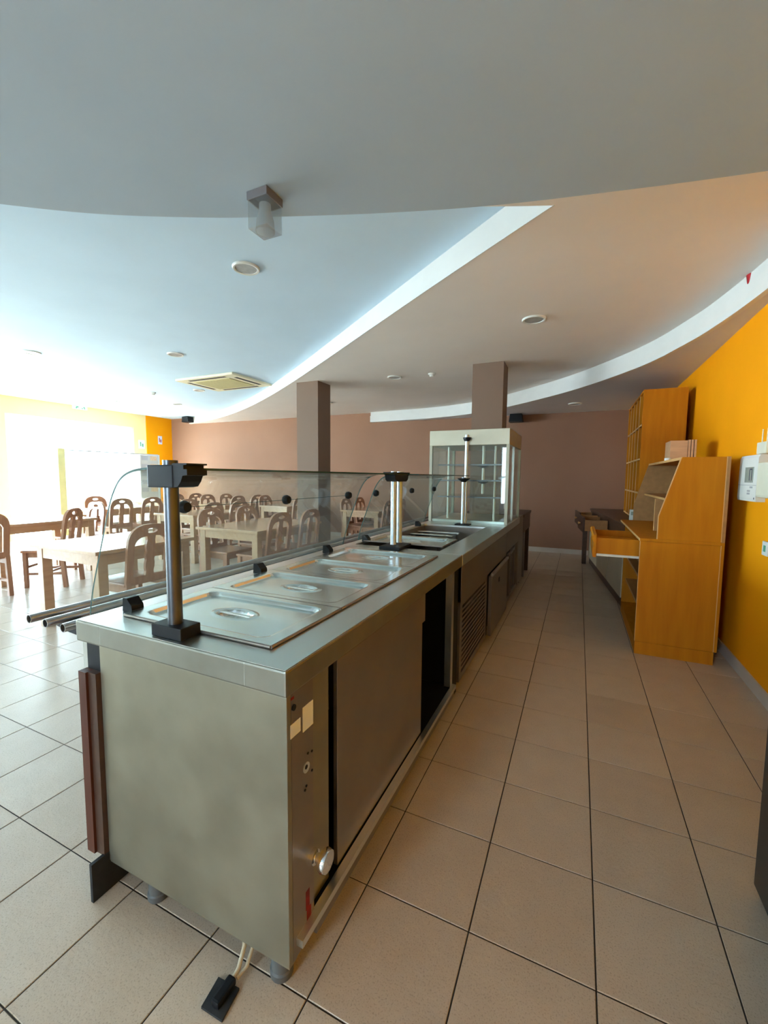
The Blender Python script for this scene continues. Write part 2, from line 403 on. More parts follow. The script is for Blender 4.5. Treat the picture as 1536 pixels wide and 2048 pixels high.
# ------------------------------------------------------------------ walls
ZU, ZM, ZR = 2.92, 2.75, 2.54            # upper ceiling, middle soffit, low soffit
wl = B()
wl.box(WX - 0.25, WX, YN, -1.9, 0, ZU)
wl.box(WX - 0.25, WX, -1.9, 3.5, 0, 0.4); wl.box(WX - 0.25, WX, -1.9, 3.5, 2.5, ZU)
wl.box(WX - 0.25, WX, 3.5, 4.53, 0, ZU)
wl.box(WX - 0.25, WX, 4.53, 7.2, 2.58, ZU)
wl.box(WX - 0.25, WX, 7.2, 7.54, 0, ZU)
wall_left = struct('wall_left', wl, 'glare_wall', label='wall around the bright glazed entrance, window glare painted in as yellow')
struct('wall_left_corner', B().box(WX - 0.25, WX + 0.02, 7.54, YB, 0, ZU), 'orange_wall', label='orange painted corner strip beside the entrance')
wall_back = struct('wall_back', B().box(WX - 0.25, XR + 0.2, YB, YB + 0.2, 0, ZU + 0.1), 'brown_wall', label='taupe brown back wall')
wall_right = struct('wall_right', B().box(XR, XR + 0.2, YN, YB, 0, ZU + 0.1), 'orange_wall', label='saturated orange right wall')
wn_ = B(); wn_.box(WX - 0.25, -2.0, YN - 0.2, YN, 0, ZU); wn_.box(-1.15, XR + 0.2, YN - 0.2, YN, 0, ZU)
wn_.box(-2.0, -1.15, YN - 0.2, YN, 2.3, ZU)
struct('wall_near', wn_, 'white')
struct('baseboard_back', B().box(WX, XR, YB - 0.012, YB, 0, 0.085), 'skirting')
struct('baseboard_right', B().box(XR - 0.012, XR, YN, YB - 0.012, 0, 0.085), 'skirting')

# ------------------------------------------------------------------ ceilings
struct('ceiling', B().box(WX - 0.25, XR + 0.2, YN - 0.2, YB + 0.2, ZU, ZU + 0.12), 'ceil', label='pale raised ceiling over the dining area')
fas = [(x, 0.003144 * x ** 3 + 0.020392 * x ** 2 + -0.714885 * x + 2.287273) for x in [-9.62 + (9.62 - 0.169) * k / 44 for k in range(45)]]
mid = fas + [(-0.402, 2.313), (-1.1, 2.0), (-2.4, 1.0), (-3.4, -0.6), (-3.6, YN), (XR, YN), (XR, YB - 0.001), (-9.62, YB - 0.001)]
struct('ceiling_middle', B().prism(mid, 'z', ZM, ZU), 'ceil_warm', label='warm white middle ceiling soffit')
struct('trim_1', strip(fas, ZM - 0.002, ZU, -0.012, 0.011), 'white', label='white curved fascia between ceiling levels')
cove = curve([(-4.12, 8.22), (-3.46, 8.20), (-2.9, 8.15), (-2.3, 8.02), (-1.72, 7.76), (-1.13, 7.33), (-0.163, 6.335), (0.533, 5.281), (0.832, 4.49), (0.949, 4.005), (1.028, 3.502), (1.075, 3.0)], 8)
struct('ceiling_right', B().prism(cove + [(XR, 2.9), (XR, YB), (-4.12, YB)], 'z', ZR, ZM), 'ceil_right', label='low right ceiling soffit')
tr2 = strip(cove, ZR - 0.002, ZR + 0.125, -0.042, 0.041)
struct('trim_2', tr2, 'white', label='white curved cove lip of the right soffit')
struct('trim_3', strip(cove, ZR + 0.125, ZM, -0.018, 0.017), 'white', label='recessed upper band of the curved cove')
near = curve([(-3.75, -3.19), (-3.72, -1.8), (-3.52, -0.6), (-3.15, 0.22), (-2.70, 0.77), (-2.34, 1.052), (-2.011, 1.275), (-1.618, 1.478), (-1.344, 1.596), (-0.838, 1.789), (-0.36, 1.940), (0.209, 2.072), (0.6, 2.150), (1.089, 2.24)], 8)
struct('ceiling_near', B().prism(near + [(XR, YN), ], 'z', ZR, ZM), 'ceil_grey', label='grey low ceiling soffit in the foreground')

# columns
struct('column', B().box(-3.865, -3.49, 5.24, 5.575, 0, ZM), 'column', label='brown square column before the dining tables')
struct('column', B().box(-1.236, -0.866, 5.235, 5.56, 0, ZM), 'column', label='brown square column behind the glass display case')

# ------------------------------------------------------------------ windows
def window(name, x, y0, y1, z0, z1, mull, trans, label):
    p = thing(name, None, None, (x, (y0 + y1) / 2, z0)); p['kind'] = 'structure'; p['label'] = label
    f = 0.06
    fb = B().box(x - 0.06, x + 0.02, y0, y0 + f, z0, z1).box(x - 0.06, x + 0.02, y1 - f, y1, z0, z1)
    fb.box(x - 0.06, x + 0.02, y0 + f, y1 - f, z1 - f, z1).box(x - 0.06, x + 0.02, y0 + f, y1 - f, z0, z0 + 0.05)
    fb.build('window_frame', 'white', p)
    ys = [y0 + f] + mull + [y1 - f]
    for t in trans: bx('transom', 'white', p, x - 0.05, x + 0.01, y0 + f, y1 - f, t - 0.04, t + 0.04)
    for mm in mull: bx('mullion', 'white', p, x - 0.05, x + 0.012, mm - 0.03, mm + 0.03, z0 + 0.05, z1 - f)
    zs = [z0 + 0.05] + trans + [z1 - f]
    for a, b in zip(ys[:-1], ys[1:]):
        for c, d in zip(zs[:-1], zs[1:]):
            bx('pane', 'window_glass', p, x - 0.022, x - 0.016, a, b, c, d)
    return p
w1 = window('window_1', WX - 0.06, 4.53, 7.2, 0.0, 2.58, [5.45, 6.35], [2.08], 'overexposed glazed entrance with white frame')
B().tube([(WX, 4.75, 1.42), (WX + 0.06, 4.75, 1.46), (WX + 0.06, 5.12, 1.44), (WX, 5.12, 1.40)], 0.012).build('handle', 'grey_ink', w1)
window('window_2', WX - 0.06, -1.9, 3.5, 0.4, 2.5, [-0.1, 1.7], [], 'row of white framed windows on the left wall')
p = thing('added_door', None, None, (-1.58, YN - 0.1, 0.0)); p['kind'] = 'structure'; p['label'] = 'unseen half glazed door added behind the viewer to let light in'  # unseen door, added to light the aisle and desk from behind
fb = B()
for x in (-2.0, -1.21): fb.box(x, x + 0.06, YN - 0.14, YN - 0.04, 0.0, 2.3)
fb.box(-1.94, -1.21, YN - 0.14, YN - 0.04, 2.2, 2.3).build('door_frame', 'white', p)
bx('door_panel', 'white', p, -1.94, -1.21, YN - 0.12, YN - 0.07, 0.01, 0.62)
bx('pane', 'window_glass', p, -1.94, -1.21, YN - 0.1, YN - 0.094, 0.62, 2.2)
# outside
struct('ground_outside', B().box(-40, WX - 0.25, -25, 35, -0.15, -0.05), 'outside', label='sunlit paving outside the entrance')

# ------------------------------------------------------------------ serving counter: hot unit
X0, X1 = -1.467, -0.622
hot = thing('bain_marie_counter', 'long stainless steel hot serving counter nearest the camera', 'counter', (-1.0, 1.6, 0))
wt = B().box(X0, -1.340, 0.79, 2.498, 0.83, 0.8985, 0.006).box(-0.755, X1, 0.79, 2.498, 0.83, 0.8985, 0.006)
wt = wt.box(-1.346, -0.749, 0.79, 0.900, 0.83, 0.8985, 0.006).box(-1.346, -0.749, 2.345, 2.498, 0.83, 0.8985, 0.006).build('worktop', 'steel_lip', hot)
ring = [(X0 + 0.004, 0.794), (X1 - 0.004, 0.794), (X1 - 0.004, 2.496), (X0 + 0.004, 2.496)]
B().plate(ring, [[(-1.340, 0.90), (-0.755, 0.90), (-0.755, 2.345), (-1.340, 2.345)]], 'z', 0.8980, 0.900).build('top_sheet', 'steel', wt)
ep = B().box(-1.356, -0.6245, 0.795, 0.812, 0.10, 0.83, 0.002).build('end_panel', 'steel_dull', hot)
B().box(-1.356, -0.626, 0.797, 0.83, 0.094, 0.0995).build('bottom_flange', 'steel_dull', ep)
cp = B().box(-0.645, -0.6245, 0.8122, 0.907, 0.10, 0.83).build('control_panel', 'steel_dark', hot)
bx('sticker', 'paper', cp, -0.6246, -0.6236, 0.808, 0.850, 0.716, 0.752)
st = bx('sticker', 'paper', cp, -0.6246, -0.6232, 0.860, 0.906, 0.705, 0.772)
B().cyl((-0.625, 0.822, 0.793), (-0.6215, 0.822, 0.793), 0.008).build('switch_hole', 'black', cp)
B().cyl((-0.625, 0.874, 0.600), (-0.6225, 0.874, 0.600), 0.014).build('thermostat_hole', 'steel', cp)
B().cyl((-0.625, 0.872, 0.603), (-0.6220, 0.872, 0.603), 0.006).build('spindle_hole', 'black', cp)
for y, z in ((0.882, 0.635), (0.90, 0.63), (0.90, 0.575), (0.868, 0.54), (0.874, 0.548)):
    B().cyl((-0.625, y, z), (-0.6228, y, z), 0.0035, seg=8).build('screw_hole', 'black', cp)
bx('red_stain', 'red_mark', cp, -0.6248, -0.6238, 0.868, 0.885, 0.19, 0.245)
bx('red_stain', 'red_mark', cp, -0.6248, -0.6238, 0.872, 0.892, 0.15, 0.19)
bx('red_stain', 'red_mark', cp, -0.6248, -0.6238, 0.812, 0.824, 0.815, 0.822)
dv = B().lathe([(0.020, 0), (0.020, 0.012), (0.013, 0.014), (0.013, 0.03)], (-0.6245, 0.90, 0.325), axis='x').build('drain_valve', 'chrome', hot)
B().lathe([(0.012, 0.0), (0.029, 0.003), (0.032, 0.012), (0.029, 0.022), (0.018, 0.026), (0.006, 0.026)], (-0.597, 0.905, 0.322), seg=14, axis='x').build('valve_knob', 'chrome', dv)
bx('recess_strip', 'steel_dull', hot, -0.668, -0.640, 0.907, 1.008, 0.155, 0.82)  # lighter steel stands in for light falling on the recessed jamb
B().box(-0.648, -0.633, 1.048, 1.81, 0.158, 0.822, 0.002).build('sliding_door', 'steel_dark', hot)
bx('top_rail', 'steel_dark', hot, -0.70, -0.645, 0.907, 2.34, 0.822, 0.832)
bx('end_post', 'steel', hot, -0.665, -0.628, 2.295, 2.338, 0.155, 0.83)
bx('tank', 'steel_dark', hot, -1.28, -0.72, 1.10, 2.10, 0.60, 0.828)
bx('rear_panel', 'interior', hot, -1.356, -1.345, 0.812, 2.34, 0.10, 0.83)
bx('inner_wall', 'interior', hot, -1.345, -0.67, 2.32, 2.335, 0.155, 0.828)
bx('inner_wall', 'interior', hot, -1.345, -0.668, 1.008, 1.02, 0.155, 0.60)
sh = bx('bottom_shelf', 'interior', hot, -1.345, -0.628, 0.907, 2.32, 0.125, 0.15)
bx('shelf_lip', 'steel', sh, -0.628, -0.604, 0.825, 2.34, 0.135, 0.157)
bx('shelf_skirt', 'steel_dark', sh, -0.626, -0.616, 0.907, 2.34, 0.085, 0.135)
for x, y in ((-0.69, 0.845), (-1.19, 0.845), (-0.69, 2.25), (-1.19, 2.25)):
    B().lathe([(0.030, 0.0), (0.032, 0.004), (0.032, 0.02), (0.028, 0.024), (0.028, 0.13)], (x, y, 0), seg=20).build('foot', 'grey_plastic', hot)
bx('cladding', 'clad', hot, -1.432, -1.395, 0.772, 2.45, 0.125, 0.742)
bx('cladding_return', 'dark_wood', hot, -1.395, -1.3565, 0.780, 2.45, 0.125, 0.742)  # darker wood puts the shadow on the return into its colour
bx('front_strip', 'steel', hot, -1.450, -1.428, 0.80, 2.45, 0.735, 0.83)
bx('front_rail', 'black', hot, -1.428, -1.357, 0.80, 2.45, 0.742, 0.83)  # black block stands in for the shaded gap above the cladding
kp = bx('kick_plate', 'kick', hot, -1.366, -1.354, 0.738, 2.45, 0.0, 0.130)

# lids
def lid_mesh():
    W, D = 0.612, 0.366; nx, ny = 112, 70
    def hgt(x, y):
        r = 0.035; hx, hy = W / 2 - 0.048, D / 2 - 0.034
        qx, qy = abs(x) - hx + r, abs(y) - hy + r
        sd = math.hypot(max(qx, 0), max(qy, 0)) + min(max(qx, qy), 0) - r
        t = min(max((-sd) / 0.009, 0), 1); t = t * t * (3 - 2 * t)
        z = 0.014 - 0.014 * t
        # slightly domed inner field
        z += 0.003 * t * (1 - (x / hx) ** 2) * (1 - (y / hy) ** 2)
        e = math.hypot(x / 0.072, y / 0.036)
        t2 = min(max((1.0 - e) / 0.30, 0), 1); t2 = t2 * t2 * (3 - 2 * t2)
        z -= 0.022 * t2
        e2 = math.hypot(x / 0.084, y / 0.046)
        z += 0.0035 * max(0, 1 - abs(e2 - 1.0) / 0.14)
        return z
    vs = []; fs = []
    for j in range(ny + 1):
        for i in range(nx + 1):
            x = -W / 2 + W * i / nx; y = -D / 2 + D * j / ny
            vs.append((x, y, hgt(x, y)))
    for j in range(ny):
        for i in range(nx):
            a = j * (nx + 1) + i; fs.append((a, a + 1, a + nx + 2, a + nx + 1))
    b = B().add(vs, fs, True)
    return b, W, D
lb, LW, LD = lid_mesh()
def make_lid():
    root = thing('food_pan_lid', '', 'food pan', (0, 0, 0))  # only the lid is built, no pan below it
    lb.build('lid', 'steel_lid', root)
    rim = B(); h = 0.005
    for a, c in (((-LW / 2, -LD / 2), (LW / 2, -LD / 2)), ((LW / 2, -LD / 2), (LW / 2, LD / 2)), ((LW / 2, LD / 2), (-LW / 2, LD / 2)), ((-LW / 2, LD / 2), (-LW / 2, -LD / 2))):
        rim.cyl((a[0], a[1], 0.009), (c[0], c[1], 0.009), 0.0052, seg=10)
    rim.build('rim', 'steel_dark', root)  # dark steel paints in the shadow outline of the rolled edge
    B().box(-0.070, 0.070, -0.007, 0.007, -0.003, 0.004, 0.003).build('handle_bar', 'steel_lid', root)
    return root
lid0 = make_lid()
lids = [(1.062, 'flat steel food pan lid nearest the camera with a recessed oval grip'),
        (1.434, 'second steel food pan lid from the near end of the counter'),
        (1.806, 'third steel food pan lid from the near end of the counter'),
        (2.178, 'fourth steel food pan lid just before the twin guard posts')]
for i, (y, lab) in enumerate(lids):
    o = lid0 if i == 0 else copy_tree(lid0)
    o.location = (-1.047, y, 0.8966); tag(o, lab, 'food pan', 'steel food pan lids')

# ------------------------------------------------------------------ cold unit
cold = thing('refrigerated_counter', 'stainless refrigerated serving counter with open sunken well and louvred side', 'counter', (-1.0, 3.37, 0))
wb = B().box(X0, -1.40, 2.502, 4.25, 0.83, 0.90, 0.004).box(-0.79, X1, 2.502, 4.25, 0.83, 0.90, 0.004)
wb.box(-1.40, -0.79, 2.502, 2.56, 0.83, 0.90).box(-1.40, -0.79, 4.02, 4.25, 0.83, 0.90)
wb.build('worktop', 'steel', cold)
well = B().box(-1.40, -1.39, 2.56, 4.02, 0.68, 0.885).box(-0.80, -0.79, 2.56, 4.02, 0.68, 0.885).box(-1.39, -0.80, 2.56, 2.57, 0.68, 0.885)
well.box(-1.39, -0.80, 4.01, 4.02, 0.68, 0.885).box(-1.39, -0.80, 2.57, 4.01, 0.67, 0.69).build('well', 'steel_dark', cold)
bx('upper_panel', 'steel_dark', cold, -0.66, -0.626, 2.50, 4.25, 0.60, 0.83)
bx('side_panel', 'steel_dark', cold, -1.35, -0.63, 2.50, 2.515, 0.09, 0.83)
bx('gap_post', 'black', cold, -0.70, -0.645, 2.40, 2.498, 0.03, 0.828)
bx('rear_panel', 'interior', cold, -1.355, -1.34, 2.515, 4.25, 0.09, 0.83)
bx('cabinet_back', 'interior', cold, -0.80, -0.74, 2.515, 4.25, 0.09, 0.60)
gf = B().box(-0.645, -0.630, 2.515, 2.555, 0.09, 0.60).box(-0.645, -0.630, 3.29, 3.33, 0.09, 0.60).box(-0.645, -0.630, 2.555, 3.29, 0.57, 0.60).box(-0.645, -0.630, 2.555, 3.29, 0.09, 0.13)
gr = gf.build('grille_frame', 'steel_dark', cold)
bx('grille_back', 'interior', gr, -0.662, -0.655, 2.556, 3.289, 0.13, 0.57)
for k in range(13):
    z = 0.150 + k * 0.032
    bx('slat', 'steel_dark', gr, -0.648, -0.631, 2.556, 3.289, z, z + 0.015)
bx('divider_post', 'black', cold, -0.66, -0.635, 3.332, 3.40, 0.09, 0.60)
dr = B().box(-0.632, -0.602, 3.41, 4.22, 0.075, 0.575, 0.004).build('door', 'steel_dark', cold)
bx('door_edge', 'alu_dark', dr, -0.630, -0.604, 3.402, 3.412, 0.08, 0.57)
B().box(-0.615, -0.592, 3.40, 4.23, 0.575, 0.60, 0.006).build('handle', 'rail', dr)
bx('lock', 'black', dr, -0.603, -0.599, 3.72, 3.76, 0.46, 0.50)
bx('base_skirt', 'kick', cold, -1.30, -0.70, 2.52, 4.22, 0.03, 0.09)
for x, y in ((-0.74, 2.6), (-1.25, 2.6), (-0.74, 4.15), (-1.25, 4.15)):
    B().cyl((x, y, 0), (x, y, 0.04), 0.025).build('foot', 'grey_plastic', cold)
bx('cladding', 'clad', cold, -1.43, -1.40, 2.47, 4.25, 0.125, 0.742)
o = copy_tree(lid0); o.location = (-1.105, 2.87, 0.8966); o.scale = (0.96, 1, 1)
tag(o, 'fifth steel food pan lid, lying over the near end of the open well', 'food pan', 'steel food pan lids')
for k, y in enumerate((3.20, 3.39, 3.58, 3.77)):
    r = thing('pan_divider', ['nearest steel pan divider bar in the sunken well', 'second nearest steel pan divider bar in the sunken well',
              'second farthest steel pan divider bar in the sunken well', 'farthest steel pan divider bar in the sunken well'][k], 'divider bar', (-1.16, y, 0.80), 'pan divider bars in the well')
    B().box(-1.385, -0.98, y - 0.03, y + 0.03, 0.845, 0.86, 0.004).build('bar', 'steel_lid', r)
    bx('end_drop', 'steel_lid', r, -1.0, -0.985, y - 0.03, y + 0.03, 0.69, 0.847)
    bx('end_drop', 'steel_lid', r, -1.385, -1.37, y - 0.03, y + 0.03, 0.69, 0.847)

# ------------------------------------------------------------------ display counter and glass case
dc = thing('display_counter', 'dark stainless counter unit below the glass display case', 'counter', (-1.04, 4.75, 0))
B().box(X0, X1, 4.254, 5.225, 0.83, 0.90, 0.004).build('worktop', 'steel', dc)
bx('front_panel', 'steel_dark', dc, -0.66, -0.628, 4.27, 5.225, 0.62, 0.83)
bx('filler_panel', 'steel_dark', dc, -0.85, -0.628, 5.226, 5.64, 0.08, 0.90)
bx('rear_panel', 'interior', dc, -1.355, -1.34, 4.27, 5.22, 0.06, 0.83)
bx('back_wall', 'interior', dc, -0.86, -0.84, 4.27, 5.22, 0.06, 0.62)
bx('base', 'steel_dark', dc, -1.34, -0.64, 4.27, 5.22, 0.06, 0.11)
for y in (4.27, 4.58, 4.90, 5.19): bx('post', 'steel_dark', dc, -0.66, -0.63, y, y + 0.03, 0.11, 0.62)
f1 = B().box(-0.640, -0.622, 4.63, 4.66, 0.13, 0.60).box(-0.640, -0.622, 4.86, 4.89, 0.13, 0.60).box(-0.640, -0.622, 4.66, 4.86, 0.57, 0.60).box(-0.640, -0.622, 4.66, 4.86, 0.13, 0.16)
f1.build('door_frame', 'alu_dark', dc)
B().box(-0.620, -0.600, 4.28, 4.60, 0.585, 0.61, 0.005).build('handle', 'alu_dark', dc)
for x, y in ((-0.72, 4.35), (-1.25, 4.35), (-0.72, 5.1), (-1.25, 5.1)):
    B().cyl((x, y, 0), (x, y, 0.06), 0.025).build('foot', 'grey_plastic', dc)
bx('cladding', 'clad', dc, -1.43, -1.40, 4.26, 5.22, 0.125, 0.742)

cs = thing('display_case', 'tall glass display case with steel top and glass shelves', 'display case', (-1.045, 4.74, 0.9))
cx0, cx1, cy0, cy1 = -1.455, -0.632, 4.30, 5.215
B().box(cx0, cx1, cy0, cy1, 1.70, 1.857, 0.004).build('top_box', 'case_steel', cs)
for x, y in ((cx0, cy0), (cx1 - 0.03, cy0), (cx0, cy1 - 0.03), (cx1 - 0.03, cy1 - 0.03)):
    bx('corner_post', 'steel_dull', cs, x, x + 0.03, y, y + 0.03, 0.90, 1.70)
bx('glass_pane', 'case_glass', cs, cx0 + 0.03, cx1 - 0.03, cy0 + 0.010, cy0 + 0.015, 0.905, 1.70)
bx('glass_pane', 'case_glass', cs, cx1 - 0.015, cx1 - 0.010, cy0 + 0.03, cy1 - 0.03, 0.905, 1.70)
bx('glass_pane', 'case_glass', cs, cx0 + 0.010, cx0 + 0.015, cy0 + 0.03, cy1 - 0.03, 0.905, 1.70)
bx('sliding_rail', 'rail', cs, cx1 - 0.028, cx1 - 0.006, 4.70, 4.72, 0.905, 1.70)
bx('floor_tray', 'steel', cs, cx0 + 0.03, cx1 - 0.03, cy0 + 0.02, cy1 - 0.03, 0.902, 0.925)
for z in (1.50, 1.335, 1.16):
    sl = bx('shelf', 'case_glass', cs, cx0 + 0.06, cx1 - 0.06, cy0 + 0.12, cy1 - 0.05, z, z + 0.008)
    bx('shelf_edge', 'tube', sl, cx0 + 0.06, cx1 - 0.06, cy0 + 0.112, cy0 + 0.12, z - 0.004, z + 0.010)
for x in (-1.30, -0.80): B().cyl((x, cy0 + 0.20, 0.925), (x, cy0 + 0.20, 1.70), 0.012).build('shelf_upright', 'white_plastic', cs)
up = B().cyl((-0.915, cy0 + 0.16, 1.20), (-0.915, cy0 + 0.16, 1.70), 0.014).build('shelf_upright', 'white_plastic', cs)
for z in (1.50, 1.335): B().lathe([(0.02, 0), (0.055, 0.018), (0.055, 0.024), (0.02, 0.026)], (-0.915, cy0 + 0.16, z - 0.03)).build('shelf_clamp', 'black', up)

# till table behind the case
tt = thing('till_table', 'dark brown wooden table at the far end of the serving line', 'table', (-1.0, 6.1, 0))
B().box(-1.40, -0.62, 5.645, 6.55, 0.86, 0.90, 0.004).build('tabletop', 'dark_wood', tt)
bx('apron', 'dark_wood', tt, -0.655, -0.628, 5.66, 6.49, 0.66, 0.86)
bx('side_panel', 'dark_wood', tt, -1.38, -0.64, 6.49, 6.53, 0.0, 0.86)
bx('side_panel', 'dark_wood', tt, -1.38, -0.66, 5.66, 5.69, 0.0, 0.86)
bx('rear_panel', 'dark_wood', tt, -1.38, -1.35, 5.69, 6.49, 0.12, 0.86)
bx('door_post', 'alu_dark', tt, -0.66, -0.632, 5.90, 5.94, 0.03, 0.66)
bx('inner_box', 'interior', tt, -1.30, -0.72, 5.70, 6.10, 0.0, 0.66)

# ------------------------------------------------------------------ sneeze guard
sg = thing('sneeze_guard', 'curved glass sneeze guard on steel posts along the serving counter', 'sneeze guard', (-1.2, 2.45, 0.9))
prof = curve([(-0.970, 1.390), (-1.052, 1.392), (-1.130, 1.391), (-1.195, 1.383), (-1.245, 1.362), (-1.280, 1.325), (-1.310, 1.270), (-1.350, 1.165), (-1.408, 1.008), (-1.432, 0.915)], 5)
def guard_glass(y0, y1):
    n = len(prof); t = 0.0065; inn = []
    for i in range(n):
        a = Vector(prof[max(i - 1, 0)]); c = Vector(prof[min(i + 1, n - 1)]); d = (c - a).normalized(); inn.append(Vector(prof[i]) + Vector((-d.y, d.x)) * t)
    vs = []
    for y in (y0, y1):
        vs += [(p[0], y, p[1]) for p in prof] + [(p.x, y, p.y) for p in inn]
    fs = []; k = 2 * n
    for i in range(n - 1):
        fs += [(i, i + 1, k + i + 1, k + i), (n + i, k + n + i, k + n + i + 1, n + i + 1)]
    g = B().add(vs, fs, True).build('glass_panel', 'glass', sg)
    e = B()
    ef = [(i, n + i, n + i + 1, i + 1) for i in range(n - 1)] + [(k + i, k + i + 1, k + n + i + 1, k + n + i) for i in range(n - 1)]
    ef += [(0, k, k + n, n), (n - 1, 2 * n - 1, k + 2 * n - 1, k + n - 1)]
    e.add(vs, ef).build('glass_edge', 'glass_edge', g)
    return g
g1 = guard_glass(0.815, 2.44)
g2 = guard_glass(2.655, 4.08)
def bracket(y, arms, nm='bracket'):
    b = B().box(-1.112, -1.010, y - 0.036, y + 0.036, 1.335, 1.398, 0.003)
    if '+' in arms: b.prism([(-1.012, 1.335), (-0.992, 1.338), (-0.980, 1.352), (-0.972, 1.368), (-0.955, 1.370), (-0.955, 1.386), (-0.968, 1.386), (-0.968, 1.3965), (-0.955, 1.398), (-0.955, 1.402), (-1.012, 1.402)], 'y', y - 0.034, y + 0.034)
    return b.build(nm, 'black', sg)
bracket(0.84, '+')
B().box(-1.122, -1.000, 0.806, 0.876, 0.9005, 0.936, 0.003).build('base_block', 'black', sg)
B().cyl((-1.061, 0.84, 0.93), (-1.061, 0.84, 1.412), 0.0205, seg=24).build('post', 'tube', sg)
def twin(y):
    p = B().cyl((-1.085, y, 0.93), (-1.085, y, 1.405), 0.019, seg=20).build('post', 'alu', sg)
    return p
twin(2.50); twin(2.60)
B().box(-1.165, -1.02, 2.45, 2.655, 0.9005, 0.920, 0.003).build('base_block', 'black', sg)
B().prism([(2.41, 1.400), (2.69, 1.400), (2.69, 1.388), (2.665, 1.380), (2.655, 1.352), (2.63, 1.340), (2.47, 1.340), (2.445, 1.352), (2.435, 1.380), (2.41, 1.388)], 'x', -1.12, -1.05).build('bracket', 'black', sg)
B().cyl((-1.03, 4.10, 0.915), (-1.03, 4.10, 1.372), 0.0185, seg=20).build('post', 'alu', sg)
B().box(-1.10, -0.955, 4.05, 4.15, 0.9005, 0.912, 0.003).build('base_block', 'black', sg)
B().lathe([(0.022, 0), (0.034, 0.012), (0.060, 0.030), (0.062, 0.038), (0.02, 0.038)], (-1.03, 4.10, 1.325), seg=16).build('bracket', 'black', sg)
B().cyl((-1.045, 4.255, 0.9005), (-1.045, 4.255, 1.80), 0.018, seg=20).build('post', 'alu', sg)
B().lathe([(0.022, 0), (0.034, 0.012), (0.040, 0.030), (0.042, 0.038), (0.02, 0.038)], (-1.045, 4.255, 1.735), seg=16).build('bracket', 'black', sg)
for y in (0.935, 1.58, 2.19, 2.56 + 0.15, 3.80):
    B().prism([(-1.415, 0.9005), (-1.365, 0.9005), (-1.368, 0.922), (-1.392, 0.946), (-1.412, 0.946)], 'y', y - 0.022, y + 0.022).build('clip', 'black', sg)
for y in (1.091, 1.686, 2.303, 2.70, 3.412, 4.03):
    kx = -1.345 + 0.0
    B().lathe([(0.012, -0.012), (0.022, -0.004), (0.024, 0.010), (0.018, 0.024), (0.006, 0.026)], (-1.318, y, 1.253), seg=14, axis='x').build('glass_knob', 'black', sg)
B().tube([(-1.300, 1.09, 1.253), (-1.300, 1.686, 1.253), (-1.300, 2.303, 1.253)], 0.0012, 6).build('shelf_wire', 'glass_edge', sg)

# ------------------------------------------------------------------ tray rail
trl = thing('tray_rail', 'three tubular steel tray rails along the dining side of the counter', 'tray rail', (-1.63, 2.5, 0.8))
for x, z in ((-1.732, 0.862), (-1.632, 0.862), (-1.530, 0.862)):
    B().pipe((x, 0.785, z), (x, 5.20, z), 0.0150, 0.0128).build('tube', 'rail', trl)
for y in (0.90, 2.40, 3.90, 5.1):
    B().prism([(-1.715, 0.846), (-1.475, 0.846), (-1.475, 0.826), (-1.4515, 0.826), (-1.4515, 0.80), (-1.62, 0.812), (-1.715, 0.828)], 'y', y - 0.05, y + 0.0).build('bracket', 'black', trl)
    B().cyl((-1.64, y - 0.025, 0.80), (-1.64, y - 0.025, 0.815), 0.012).build('bolt', 'steel', trl)

# ------------------------------------------------------------------ cable and floor box
jb = thing('floor_outlet_box', 'dark tilted outlet plate lying on the floor below the counter corner', 'outlet', (-0.79, 0.727, 0), rz=0.0)
B().prism([(-0.825, 0.69), (-0.835, 0.757), (-0.765, 0.762), (-0.755, 0.692)], 'z', 0.0005, 0.007).build('plate', 'kick', jb)
B().box(-0.803, -0.777, 0.70, 0.765, 0.007, 0.028, 0.006).build('plug', 'black', jb)
cb = B().tube([(-0.79, 0.755, 0.018), (-0.79, 0.785, 0.022), (-0.80, 0.82, 0.05), (-0.825, 0.85, 0.11), (-0.83, 0.86, 0.16)], 0.0062)
tag(cb.build('power_cable', 'cable'), 'beige power cable hanging from the counter to the floor plate', 'cable')
cb = B().tube([(-0.782, 0.770, 0.016), (-0.775, 0.80, 0.020), (-0.782, 0.84, 0.05), (-0.80, 0.87, 0.11), (-0.80, 0.88, 0.16)], 0.0055)
tag(cb.build('power_cable', 'cable'), 'second beige cable just behind the hanging one under the counter', 'cable')

# ------------------------------------------------------------------ desk with hutch
HX0, HX1, HY0, HY1, HU = 0.452, 0.973, 3.75, 4.95, 5.38
dk = thing('desk_hutch', 'orange veneer counter desk with slanted hutch and pulled-out drawer', 'desk', (0.71, 4.36, 0))
bx('plinth', 'hutch', dk, 0.452, 0.955, HY0, HY1, 0, 0.098)
B().box(HX0, 0.953, HY0, HY0 + 0.02, 0.10, 0.892).build('side_panel', 'hutch', dk)
bx('side_panel', 'hutch', dk, HX0, 0.953, HY1 - 0.02, HY1, 0.10, 0.892)
bx('edge_strip', 'hutch_edge', dk, HX0 - 0.003, HX0, HY0, HY0 + 0.02, 0.10, 0.892)
bp = bx('back_panel', 'hutch', dk, 0.953, 0.973, HY0, HY1, 0.10, 0.905)
bx('edge_strip', 'hutch_edge', bp, 0.950, 0.9545, HY0 - 0.002, HY0, 0.10, 0.90)
tp = B().box(HX0 - 0.004, 0.973, HY0 - 0.003, HU, 0.893, 0.915, 0.002).build('desktop', 'hutch', dk)
bx('edge_strip', 'hutch_edge', tp, HX0 - 0.007, HX0 - 0.004, HY0 - 0.003, HU, 0.895, 0.913)
